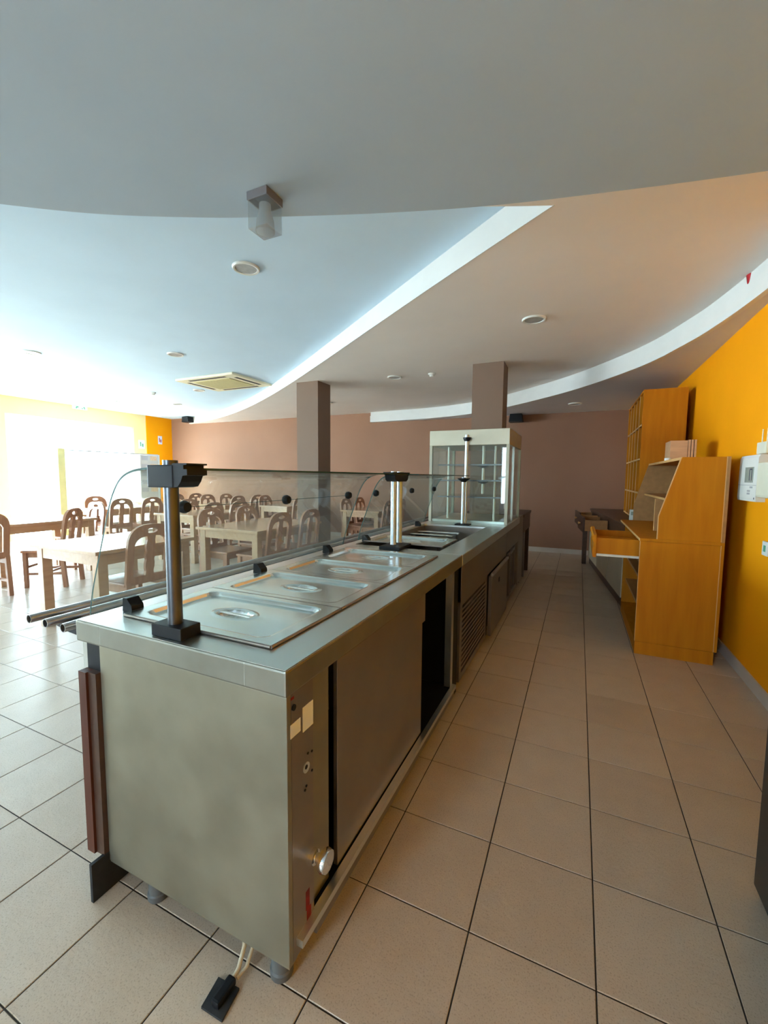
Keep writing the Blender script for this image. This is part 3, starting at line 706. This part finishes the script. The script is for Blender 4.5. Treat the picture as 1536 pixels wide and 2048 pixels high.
for z in (0.33, 0.56):
    sl = bx('shelf', 'hutch_in', dk, HX0 + 0.03, 0.953, HY0 + 0.02, HY1 - 0.02, z, z + 0.018)
    bx('edge_strip', 'hutch_edge', sl, HX0 + 0.027, HX0 + 0.03, HY0 + 0.02, HY1 - 0.02, z, z + 0.018)
side = [(0.562, 0.915), (0.562, 1.089), (0.684, 1.533), (0.950, 1.533), (0.950, 0.915)]
hp = B().prism(side, 'y', HY0, HY0 + 0.018).build('hutch_side', 'hutch', dk)
eb = B()
for a, c in ((side[0], side[1]), (side[1], side[2])):
    d = (Vector(c) - Vector(a)).normalized(); nn = Vector((-d.y, d.x))
    eb.prism([a, c, (c[0] + nn.x * 0.005, c[1] + nn.y * 0.005), (a[0] + nn.x * 0.005, a[1] + nn.y * 0.005)], 'y', HY0 - 0.001, HY0 + 0.019)
eb.build('edge_strip', 'hutch_edge', hp)
B().prism(side, 'y', HU - 0.018, HU).build('hutch_side', 'hutch_in', dk)
hb = bx('hutch_back', 'hutch_in', dk, 0.950, 0.973, HY0, HU, 0.915, 1.535)
bx('edge_strip', 'hutch_edge', hb, 0.948, 0.953, HY0 - 0.002, HY0, 0.92, 1.533)
ts = bx('hutch_top', 'hutch', dk, 0.684, 0.950, HY0 + 0.018, HU - 0.018, 1.513, 1.533)
bx('edge_strip', 'hutch_edge', ts, 0.680, 0.684, HY0 + 0.018, HU - 0.018, 1.513, 1.533)
ms = bx('hutch_shelf', 'hutch_in', dk, 0.66, 0.950, HY0 + 0.018, HU - 0.018, 1.195, 1.213)
bx('edge_strip', 'hutch_edge', ms, 0.655, 0.66, HY0 + 0.018, HU - 0.018, 1.195, 1.213)
dv_ = bx('hutch_divider', 'hutch_in', dk, 0.62, 0.950, 4.36, 4.376, 0.915, 1.195)
bx('edge_strip', 'hutch_edge', dv_, 0.616, 0.62, 4.36, 4.376, 0.915, 1.195)
# drawer pulled out
dw = B().box(0.15, 0.50, HY0 + 0.045, HY0 + 0.060, 0.755, 0.892).box(0.15, 0.50, HY0 + 0.66, HY0 + 0.675, 0.755, 0.892)
dw.box(0.49, 0.50, HY0 + 0.06, HY0 + 0.66, 0.755, 0.892).box(0.15, 0.49, HY0 + 0.06, HY0 + 0.66, 0.755, 0.765)
dw = dw.build('drawer', 'hutch', dk)
B().prism([(0.150, 0.735), (0.126, 0.738), (0.124, 0.80), (0.132, 0.85), (0.120, 0.88), (0.118, 0.905), (0.128, 0.918), (0.150, 0.918)], 'y', HY0 + 0.022, HY0 + 0.70).build('drawer_front', 'hutch', dw)
bx('divider', 'hutch', dw, 0.15, 0.49, HY0 + 0.30, HY0 + 0.312, 0.765, 0.875)
bx('runner', 'white_plastic', dw, 0.155, 0.50, HY0 + 0.032, HY0 + 0.045, 0.748, 0.765)
bx('front_rail', 'hutch_in', dk, HX0, HX0 + 0.018, HY0 + 0.02, HY1 - 0.02, 0.72, 0.745)

# low cabinet farther along, turned slightly into the aisle
lc = thing('low_cabinet', 'low cabinet with beige doors beyond the desk, turned slightly into the aisle', 'cabinet', (0.5, 6.3, 0))
A0, A1 = Vector((0.452, 5.02)), Vector((0.185, 7.55)); dd = (A1 - A0).normalized(); nn = Vector((dd.y, -dd.x))
def quad(a, b, depth, z0, z1, off=0.0):
    p = [a + nn * off, b + nn * off, b + nn * (off + depth), a + nn * (off + depth)]
    return B().prism([(q.x, q.y) for q in p], 'z', z0, z1)
quad(A0, A1, 0.45, 0.0, 0.10, 0.02).build('plinth', 'dark_wood', lc)
quad(A0, A1, 0.51, 0.10, 0.86, 0.012).build('body', 'dark_wood', lc)
quad(A0, A1, 0.52, 0.86, 0.89).build('cabinet_top', 'dark_wood', lc)
for k in range(3):
    a = A0 + dd * (0.02 + 0.84 * k); b = a + dd * 0.81
    d_ = quad(a, b, 0.012, 0.11, 0.66).build('door', 'beige_panel', lc)
    c = a + dd * 0.76 - nn * 0.004
    B().cyl((c.x, c.y, 0.56), (c.x - nn.x * 0.03, c.y - nn.y * 0.03, 0.56), 0.014, seg=12).build('knob', 'hutch_edge', d_)
for k, (t, ext) in enumerate(((0.95, 0.26), (1.75, 0.22))):
    a = A0 + dd * t; b = a + dd * 0.6
    dq = quad(a, b, ext + 0.2, 0.70, 0.73, -ext)
    dq2 = quad(a, a + dd * 0.015, ext, 0.73, 0.84, -ext); dq3 = quad(b - dd * 0.015, b, ext, 0.73, 0.84, -ext)
    for q in (dq2, dq3): dq.add(q.v, q.f)
    dq = dq.build('drawer', 'hutch_in', lc)
    quad(a, b, 0.02, 0.68, 0.87, -ext - 0.02).build('drawer_front', 'dark_wood', dq)
    c = (a + b) / 2 - nn * (ext + 0.02)
    B().lathe([(0.010, 0.0), (0.010, -0.012), (0.018, -0.018), (0.016, -0.03), (0.004, -0.032)], (c.x, c.y, 0.775), seg=12, axis='x').build('knob', 'hutch_edge', dq)
for k, t in enumerate((2.42,)):
    a = A0 + dd * t
    quad(a, a + dd * 0.08, 0.06, 0.0, 0.69, -0.10).build('leg', 'dark_wood', lc)

# pigeonhole shelf
ph = thing('pigeonhole_shelf', 'tall orange veneer pigeonhole shelf standing on the low cabinet by the orange wall', 'shelf', (0.8, 6.25, 0.89))
px0, px1, py0, py1, pz0, pz1 = 0.61, 1.02, 5.50, 7.02, 0.8905, 2.352
bx('side_panel', 'hutch', ph, px0, px1, py0, py0 + 0.02, pz0, pz1)
bx('side_panel', 'hutch', ph, px0, px1, py1 - 0.02, py1, pz0, pz1)
bx('back_panel', 'hutch_in', ph, px1 - 0.012, px1, py0 + 0.02, py1 - 0.02, pz0, pz1)
bx('top_panel', 'hutch', ph, px0, px1 - 0.012, py0 + 0.02, py1 - 0.02, pz1 - 0.02, pz1)
for z in (1.215, 1.595, 1.975, 0.905):
    s_ = bx('shelf', 'hutch', ph, px0 + 0.006, px1 - 0.012, py0 + 0.02, py1 - 0.02, z - 0.01, z + 0.008)
    bx('edge_strip', 'hutch_edge', s_, px0 + 0.001, px0 + 0.006, py0 + 0.02, py1 - 0.02, z - 0.01, z + 0.008)
for k in range(1, 5):
    y = py0 + (py1 - py0) * k / 5
    d_ = bx('divider', 'hutch', ph, px0 + 0.004, px1 - 0.012, y - 0.007, y + 0.007, pz0, pz1 - 0.02)
    bx('edge_strip', 'hutch_edge', d_, px0, px0 + 0.004, y - 0.007, y + 0.007, pz0, pz1 - 0.02)

# things on the desk
bxw = thing('wooden_box', 'small pale wooden box on top of the hutch', 'box', (0.82, 4.62, 1.535))
B().box(0.735, 0.865, 4.55, 4.80, 1.5355, 1.715, 0.002).build('body', 'box_wood', bxw)
for k in range(3): bx('slat', 'box_wood', bxw, 0.868 + k * 0.022, 0.884 + k * 0.022, 4.545, 4.80, 1.5355, 1.72)
rc = thing('tape_roll', 'small white roll lying on the hutch top edge', 'roll', (0.705, 4.45, 1.533))
B().lathe([(0.014, 0), (0.026, 0.002), (0.026, 0.022), (0.014, 0.024)], (0.705, 4.45, 1.5335), seg=18).build('roll', 'white_plastic', rc)
cd = thing('card_reader', 'small white device standing on the cabinet beside the pigeonhole shelf', 'device', (0.50, 5.6, 0.9))
B().prism([(5.50, 0.8905), (5.58, 0.8905), (5.58, 1.02), (5.50, 1.02)], 'x', 0.545, 0.600).build('body', 'white_plastic', cd)
bx('screen', 'lcd', cd, 0.553, 0.592, 5.499, 5.5005, 0.96, 1.00)

# ------------------------------------------------------------------ wall devices (right)

al = thing('alarm_keypad', 'white wall control panel with small grey screen on the orange wall', 'control panel', (XR, 3.64, 1.23))
B().prism([(XR - 0.0005, 1.228), (XR - 0.0005, 1.535), (XR - 0.040, 1.535), (XR - 0.049, 1.515), (XR - 0.052, 1.25), (XR - 0.048, 1.228)], 'y', 3.47, 3.81).build('body', 'white_plastic', al)
sc = bx('screen', 'lcd', al, XR - 0.0525, XR - 0.045, 3.535, 3.685, 1.352, 1.455)
bx('digit_block', 'ink', sc, XR - 0.0532, XR - 0.0524, 3.555, 3.565, 1.365, 1.445)
bx('digit_block', 'ink', sc, XR - 0.0532, XR - 0.0524, 3.565, 3.60, 1.437, 1.445)
bx('digit_block', 'ink', sc, XR - 0.0532, XR - 0.0524, 3.595, 3.605, 1.365, 1.437)
for y, z, w_ in ((3.535, 1.315, 0.045), (3.575, 1.290, 0.05), (3.575, 1.272, 0.05)):
    bx('button_print', 'grey_ink', al, XR - 0.0528, XR - 0.0515, y, y + w_, z, z + 0.012)
bx('lid_joint', 'grey_ink', al, XR - 0.0527, XR - 0.0515, 3.475, 3.805, 1.333, 1.336)
bx('indicator', 'ink', al, XR - 0.0529, XR - 0.0515, 3.49, 3.50, 1.243, 1.255)
al2 = thing('cream_wall_box', 'rounded cream box on the orange wall at the right picture edge', 'wall box', (XR, 3.30, 1.26))
B().box(XR - 0.062, XR - 0.0005, 3.12, 3.45, 1.258, 1.482, 0.018).build('body', 'cream_plastic', al2)
al3 = thing('signal_receiver', 'small cream receiver with two thin rods above the white control panel', 'receiver', (XR, 3.46, 1.536))
B().box(XR - 0.045, XR - 0.0005, 3.385, 3.54, 1.5365, 1.612, 0.006).build('body', 'cream_plastic', al3)
for y in (3.42, 3.50): B().cyl((XR - 0.03, y, 1.61), (XR - 0.03, y, 1.695), 0.0035, seg=8).build('rod', 'cream_plastic', al3)
so = thing('wall_socket', 'small white wall socket with blue mark on the orange wall', 'socket', (XR, 3.39, 0.93))
B().box(XR - 0.012, XR - 0.0005, 3.34, 3.425, 0.895, 0.985, 0.004).build('plate', 'white_plastic', so)
bx('mark', 'green_ink', so, XR - 0.0128, XR - 0.0115, 3.365, 3.40, 0.92, 0.96)
si = thing('fire_siren', 'red siren fixed beside the curved white cove', 'siren', (1.03, 3.70, 2.66))
B().lathe([(0.055, 0.0), (0.052, -0.02), (0.047, -0.055), (0.040, -0.072), (0.01, -0.076)], (1.025, 3.72, 2.7495), seg=22).build('body', 'red', si)
fr = thing('dark_appliance', 'dark grey metal appliance at the right picture edge', 'appliance', (0.83, 1.3, 0))
B().box(0.585, 1.07, 0.95, 1.695, 0.03, 0.88, 0.004).build('body', 'fridge', fr)
B().box(0.60, 1.06, 0.96, 1.68, 0.0, 0.03).build('base', 'kick', fr)
B().box(0.570, 1.075, 0.94, 1.70, 0.88, 0.91, 0.004).build('top', 'steel_dark', fr)

# ------------------------------------------------------------------ ceiling fittings
lm = thing('ceiling_lamp', 'small glass cube ceiling lamp with metal base on the grey soffit', 'ceiling lamp', (-1.245, 1.48, ZR), rz=0.0)
ang = math.radians(0)
B().box(-1.297, -1.193, 1.428, 1.532, ZR - 0.034, ZR - 0.0005, 0.002).build('base_plate', 'alu_dark', lm)
gc = B().box(-1.294, -1.196, 1.431, 1.529, ZR - 0.146, ZR - 0.034, 0.003).build('glass_cube', 'crystal', lm)
ic = B().lathe([(0.024, -0.036), (0.024, -0.060), (0.036, -0.100), (0.040, -0.1455), (0.038, -0.1455), (0.034, -0.10), (0.020, -0.058)], (-1.245, 1.48, ZR), seg=28)
ic.build('inner_shade', 'cavity', lm)

def downlight(loc, z, lab, r=0.10):
    t = thing('downlight', lab, 'downlight', (loc[0], loc[1], z), 'recessed downlights')
    B().lathe([(r, 0.0), (r, -0.008), (r * 0.94, -0.015), (r * 0.80, -0.013), (r * 0.78, 0.0)], (loc[0], loc[1], z - 0.0005), seg=28).build('ring', 'white_plastic', t)
    B().lathe([(r * 0.79, -0.005), (r * 0.79, -0.009), (0.01, -0.010)], (loc[0], loc[1], z), seg=28).build('lens', 'lens', t)
for loc, lab in (((-2.326, 2.542), 'recessed round downlight in the pale ceiling nearest the glass cube lamp'),
                 ((-4.775, 3.911), 'recessed round downlight in front of the air conditioning cassette'),
                 ((-6.415, 3.117), 'washed out recessed downlight at the left picture edge'),
                 ((-6.363, 5.686), 'recessed downlight just left of the air conditioning cassette'),
                 ((-9.041, 5.869), 'faint recessed downlight closest to the glazed entrance'),
                 ((-8.057, 6.597), 'faint recessed downlight near the far left corner')):
    downlight(loc, ZU, lab)
for loc, lab in (((-0.415, 3.98), 'recessed downlight in the warm middle soffit nearest the camera'),
                 ((-2.381, 5.469), 'recessed downlight between the two brown columns')):
    downlight(loc, ZM, lab)
downlight((-0.107, 7.336), ZR, 'recessed downlight in the low soffit before the back wall')
for loc, z, lab in (((-1.841, 5.481), ZM, 'white smoke detector between the two brown columns'), ((-7.373, 5.518), ZU, 'tiny smoke detector on the bright ceiling left of the cassette'),
                    ((-4.3, 6.85), ZM, 'small smoke detector beside the left column')):
    t = thing('smoke_detector', lab, 'smoke detector', (loc[0], loc[1], z), 'smoke detectors')
    B().lathe([(0.05, 0), (0.05, -0.012), (0.035, -0.022), (0.03, -0.042), (0.01, -0.046)], (loc[0], loc[1], z - 0.0005), seg=20).build('body', 'white_plastic', t)
ac = thing('air_conditioner', 'square cream ceiling cassette air conditioner with four slots', 'air conditioner', (-5.4, 5.36, ZU))
ax0, ax1, ay0, ay1 = -6.01, -4.79, 4.90, 5.80
B().box(ax0, ax1, ay0, ay1, ZU - 0.035, ZU - 0.0005, 0.006).build('panel', 'ac_cream', ac)
B().box(ax0 + 0.22, ax1 - 0.22, ay0 + 0.17, ay1 - 0.17, ZU - 0.044, ZU - 0.034, 0.003).build('grille', 'ac_grille', ac)
for a in ((ax0 + 0.22, ax1 - 0.22, ay0 + 0.06, ay0 + 0.11), (ax0 + 0.22, ax1 - 0.22, ay1 - 0.11, ay1 - 0.06), (ax0 + 0.07, ax0 + 0.13, ay0 + 0.17, ay1 - 0.17), (ax1 - 0.13, ax1 - 0.07, ay0 + 0.17, ay1 - 0.17)):
    bx('air_slot', 'kick', ac, *a, ZU - 0.0365, ZU - 0.034)
def speaker(x, y, z, lab):
    t = thing('loudspeaker', lab, 'loudspeaker', (x, y, z), 'wall loudspeakers')
    B().prism([(x - 0.12, z - 0.07), (x + 0.12, z - 0.07), (x + 0.10, z + 0.07), (x - 0.10, z + 0.07)], 'y', y - 0.20, y).build('cabinet', 'black', t)
    bx('bracket', 'grey_plastic', t, x - 0.02, x + 0.02, y, YB - 0.0005, z - 0.03, z + 0.03)
speaker(-1.09, 8.22, 2.46, 'black loudspeaker on the back wall right of the near column')
speaker(-9.50, 8.20, 2.84, 'grey loudspeaker in the far left ceiling corner')

# ------------------------------------------------------------------ left wall signs
es = thing('exit_sign', 'white emergency exit sign hanging below the ceiling over the entrance', 'sign', (WX, 5.92, 2.84))
B().box(WX + 0.001, WX + 0.05, 5.77, 6.07, 2.838, 2.919, 0.004).build('body', 'white_plastic', es)
for y, w_, z in ((5.83, 0.05, 2.885), (5.82, 0.03, 2.862), (5.95, 0.02, 2.862), (5.985, 0.03, 2.885), (6.0, 0.02, 2.862)):
    bx('symbol', 'green_ink', es, WX + 0.0495, WX + 0.0508, y, y + w_, z - 0.012, z + 0.014)
for (y, z, mk, lab, c) in ((7.40, 2.16, 'green_ink', 'square safety sign on the glare-yellowed wall beside the entrance', 'yellow'),
                        (7.925, 2.31, 'red', 'small safety sign on the orange wall strip', 'orange')):
    x = WX + 0.001 if c == 'yellow' else WX + 0.021
    t = thing('safety_sign', lab, 'sign', (x, y, z))
    hw = 0.085 if c == 'yellow' else 0.06
    bx('plate', 'paper', t, x, x + 0.006, y - hw, y + hw, z - 0.11, z + 0.11)
    bx('symbol', mk, t, x + 0.0055, x + 0.0068, y - hw * 0.5, y - hw * 0.15, z - 0.05, z + 0.06)
    bx('symbol', mk, t, x + 0.0055, x + 0.0068, y + hw * 0.1, y + hw * 0.55, z - 0.06, z + 0.02)
# entrance screen
ens = thing('entrance_screen', 'glass draught screen whitened by painted window glare, with pale yellow post before the entrance', 'screen', (-9.5, 6.1, 0))
bx('post', 'pale_yellow', ens, -9.53, -9.47, 4.95, 5.075, 0, 1.89)
bx('post', 'white', ens, -9.52, -9.48, 7.17, 7.21, 0, 1.86)
bx('top_rail', 'grey_ink', ens, -9.51, -9.49, 5.075, 7.17, 1.852, 1.872)
bx('glass_panel', 'glare_glass', ens, -9.504, -9.496, 5.075, 7.17, 0.05, 1.852)
bx('bottom_rail', 'white', ens, -9.52, -9.48, 5.075, 7.17, 0.0, 0.05)
po = thing('menu_poster', 'pale price list poster with photos at the right end of the entrance screen', 'poster', (-9.49, 6.94, 0.8))
bx('sheet', 'white', po, -9.495, -9.490, 6.70, 7.165, 0.80, 1.845)
for c in range(2):
    for r_ in range(5):
        bx('print_block', 'orange_ink' if (c == 1) else 'pale_ink', po, -9.4905, -9.4885, 6.73 + c * 0.23, 6.90 + c * 0.23, 1.72 - r_ * 0.19, 1.82 - r_ * 0.19)

# ------------------------------------------------------------------ dining tables
def make_table(x0, x1, y0, y1, lab, z=0.755):
    t = thing('dining_table', lab, 'table', ((x0 + x1) / 2, (y0 + y1) / 2, 0), 'wooden dining tables')
    B().box(x0, x1, y0, y1, z - 0.032, z, 0.004).build('tabletop', 'table_wood', t)
    i = 0.04
    ap = B().box(x0 + i, x1 - i, y0 + i, y0 + i + 0.022, z - 0.125, z - 0.032).build('apron', 'table_wood', t)
    bx('apron', 'table_wood', t, x0 + i, x1 - i, y1 - i - 0.022, y1 - i, z - 0.125, z - 0.032)
    bx('apron', 'table_wood', t, x0 + i, x0 + i + 0.022, y0 + i, y1 - i, z - 0.125, z - 0.032)
    bx('apron', 'table_wood', t, x1 - i - 0.022, x1 - i, y0 + i, y1 - i, z - 0.125, z - 0.032)
    for x in (x0 + 0.035, x1 - 0.115):
        for y in (y0 + 0.035, y1 - 0.115):
            B().box(x, x + 0.08, y, y + 0.08, 0, z - 0.032, 0.004).build('leg', 'table_wood', t)
    return t
make_table(-4.39, -3.45, 2.03, 2.98, 'wooden dining table nearest the tray rail, left of the first guard post')
make_table(-4.15, -3.20, 3.60, 4.88, 'wooden dining table with four tucked chairs behind the first glass panel')
make_table(-6.20, -5.31, 4.57, 5.72, 'wooden dining table just right of the first guard post, behind the nearest table row')
make_table(-3.99, -3.19, 6.70, 7.80, 'honey coloured dining table right of the left column')
make_table(-6.05, -5.31, 6.85, 7.90, 'honey coloured dining table left of the left column by the back wall')
make_table(-7.40, -6.62, 6.50, 7.60, 'dining table second from the far left corner in the back row')
make_table(-9.15, -8.30, 6.30, 7.40, 'dining table closest to the far left corner')
make_table(-8.35, -7.53, 4.62, 5.72, 'brightly lit dining table in front of the entrance screen')
make_table(-7.20, -6.22, 2.55, 3.72, 'dining table cut by the left picture edge')

# ------------------------------------------------------------------ chairs
def ell(cx, cy, rx, ry, n=16): return [(cx + rx * math.cos(2 * PI * k / n), cy + ry * math.sin(2 * PI * k / n)) for k in range(n)]
def make_chair():
    r = thing('dining_chair', '', 'chair', (0, 0, 0))
    # back: in the y-z plane, facing +x
    W = 0.21; top = 0.95; sp = 0.76
    out = [(-W, 0.44), (-W, sp)]
    for k in range(1, 12):
        a = PI - PI * k / 12
        out.append((W * math.copysign(abs(math.cos(a)) ** 0.75, math.cos(a)), sp + (top - sp) * math.sin(a) ** 0.75))
    out += [(W, sp), (W, 0.44)]
    h = []
    for s in (-1, 1):
        zz = [0.50, 0.80, 0.835, 0.80, 0.50]
        o = [(s * 0.040, 0.50), (s * 0.150, 0.50), (s * 0.150, 0.775), (s * 0.130, 0.815), (s * 0.095, 0.838), (s * 0.040, 0.845)]
        # scalloped edge along the middle slat
        sc_ = []
        n = 10
        for k in range(1, n): sc_.append((s * (0.040 + 0.006 * math.cos(2 * PI * k / 2.5)), 0.845 - (0.345) * k / n))
        h.append(o + sc_)
    h.append(ell(0, 0.890, 0.055, 0.022))
    b = B().plate(out, h, 'x', -0.014, 0.014)
    lean = lambda v: (v[0] - 0.205 - max(0, v[2] - 0.44) * 0.13, v[1], v[2])
    b.v = [lean(v) for v in b.v]
    b.build('backrest', 'chair_wood', r)
    B().box(-0.205, 0.225, -0.215, 0.215, 0.425, 0.455, 0.008).build('seat', 'chair_wood', r)
    ap = B().box(-0.185, 0.205, -0.195, -0.175, 0.365, 0.425).box(-0.185, 0.205, 0.175, 0.195, 0.365, 0.425).box(0.185, 0.205, -0.175, 0.175, 0.365, 0.425)
    ap.build('apron', 'chair_wood', r)
    for s in (-1, 1):
        B().prism([(-0.225, 0.455), (-0.185, 0.455), (-0.215, 0.0), (-0.255, 0.0)], 'y', s * 0.19 - 0.021, s * 0.19 + 0.021).build('leg', 'chair_wood', r)
        B().prism([(0.168, 0.425), (0.210, 0.425), (0.206, 0.0), (0.172, 0.0)], 'y', s * 0.185 - 0.021, s * 0.185 + 0.021).build('leg', 'chair_wood', r)
        bx('stretcher', 'chair_wood', r, -0.215, 0.175, s * 0.187 - 0.010, s * 0.187 + 0.010, 0.155, 0.185)
    bx('stretcher', 'chair_wood', r, -0.02, 0.0, -0.178, 0.178, 0.158, 0.182)
    bx('stretcher', 'chair_wood', r, 0.178, 0.196, -0.165, 0.165, 0.235, 0.265)
    return r
chair0 = make_chair()
E_, W_ = 0.0, PI                   # facing +x, facing -x
# back position (x, y), facing, label
chairs = [
 (-5.74, 2.27, W_, 'wooden chair cut by the left picture edge, seen from behind'),
 (-5.72, 3.12, math.radians(215), 'wooden chair turned at an angle, left behind the nearest table'),
 (-6.72, 4.0, -PI / 2, 'wooden chair half hidden behind the angled chair, by the yellow post'),
 (-8.50, 5.05, E_, 'overexposed wooden chair far side of the brightly lit table'),
 (-7.38, 4.83, W_, 'wooden chair at the near left side of the brightly lit table'),
 (-7.38, 5.42, W_, 'wooden chair at the near right side of the brightly lit table'),
 (-3.36, 2.44, W_, 'wooden chair at the nearest table, seen from behind beside the first guard post'),
 (-4.24, 3.92, E_, 'left chair on the far side of the table behind the first glass panel'),
 (-4.24, 4.56, E_, 'right chair on the far side of the table behind the first glass panel'),
 (-3.14, 3.92, W_, 'left chair on the near side of the table behind the first glass panel'),
 (-3.12, 4.50, W_, 'right near-side chair behind the first glass panel, just left of the column'),
 (-5.20, 4.86, W_, 'left near-side chair of the table right of the first guard post'),
 (-5.18, 5.40, W_, 'right near-side chair of the table right of the first guard post'),
 (-6.28, 5.32, E_, 'far-side chair of the table right of the first guard post'),
 (-8.18, 7.12, W_, 'right one of the paired chairs in the far left corner'),
 (-8.16, 6.58, W_, 'left one of the paired chairs in the far left corner'),
 (-7.48, 6.84, E_, 'left far-side chair of the second table in the back row'),
 (-7.46, 7.36, E_, 'right far-side chair of the second table in the back row'),
 (-6.52, 6.76, W_, 'left near-side chair of the second table in the back row'),
 (-6.50, 7.32, W_, 'right near-side chair of the second table in the back row'),
 (-6.22, 7.26, E_, 'far-side chair of the honey table left of the column'),
 (-5.10, 6.98, W_, 'left near-side chair of the honey table left of the column'),
 (-5.20, 7.58, W_, 'right near-side chair of the honey table left of the column'),
 (-4.07, 7.06, E_, 'left far-side chair of the honey table right of the column'),
 (-4.07, 7.62, E_, 'right far-side chair of the honey table right of the column'),
 (-3.10, 6.90, W_, 'left near-side chair of the honey table right of the column'),
 (-3.10, 7.50, W_, 'right near-side chair of the honey table right of the column, behind the twin posts'),
]
for i, (x, y, a, lab) in enumerate(chairs):
    o = chair0 if i == 0 else copy_tree(chair0)
    o.location = (x + 0.255 * math.cos(a), y + 0.255 * math.sin(a), 0); o.rotation_euler = (0, 0, a)
    tag(o, lab, 'chair', 'wooden dining chairs')
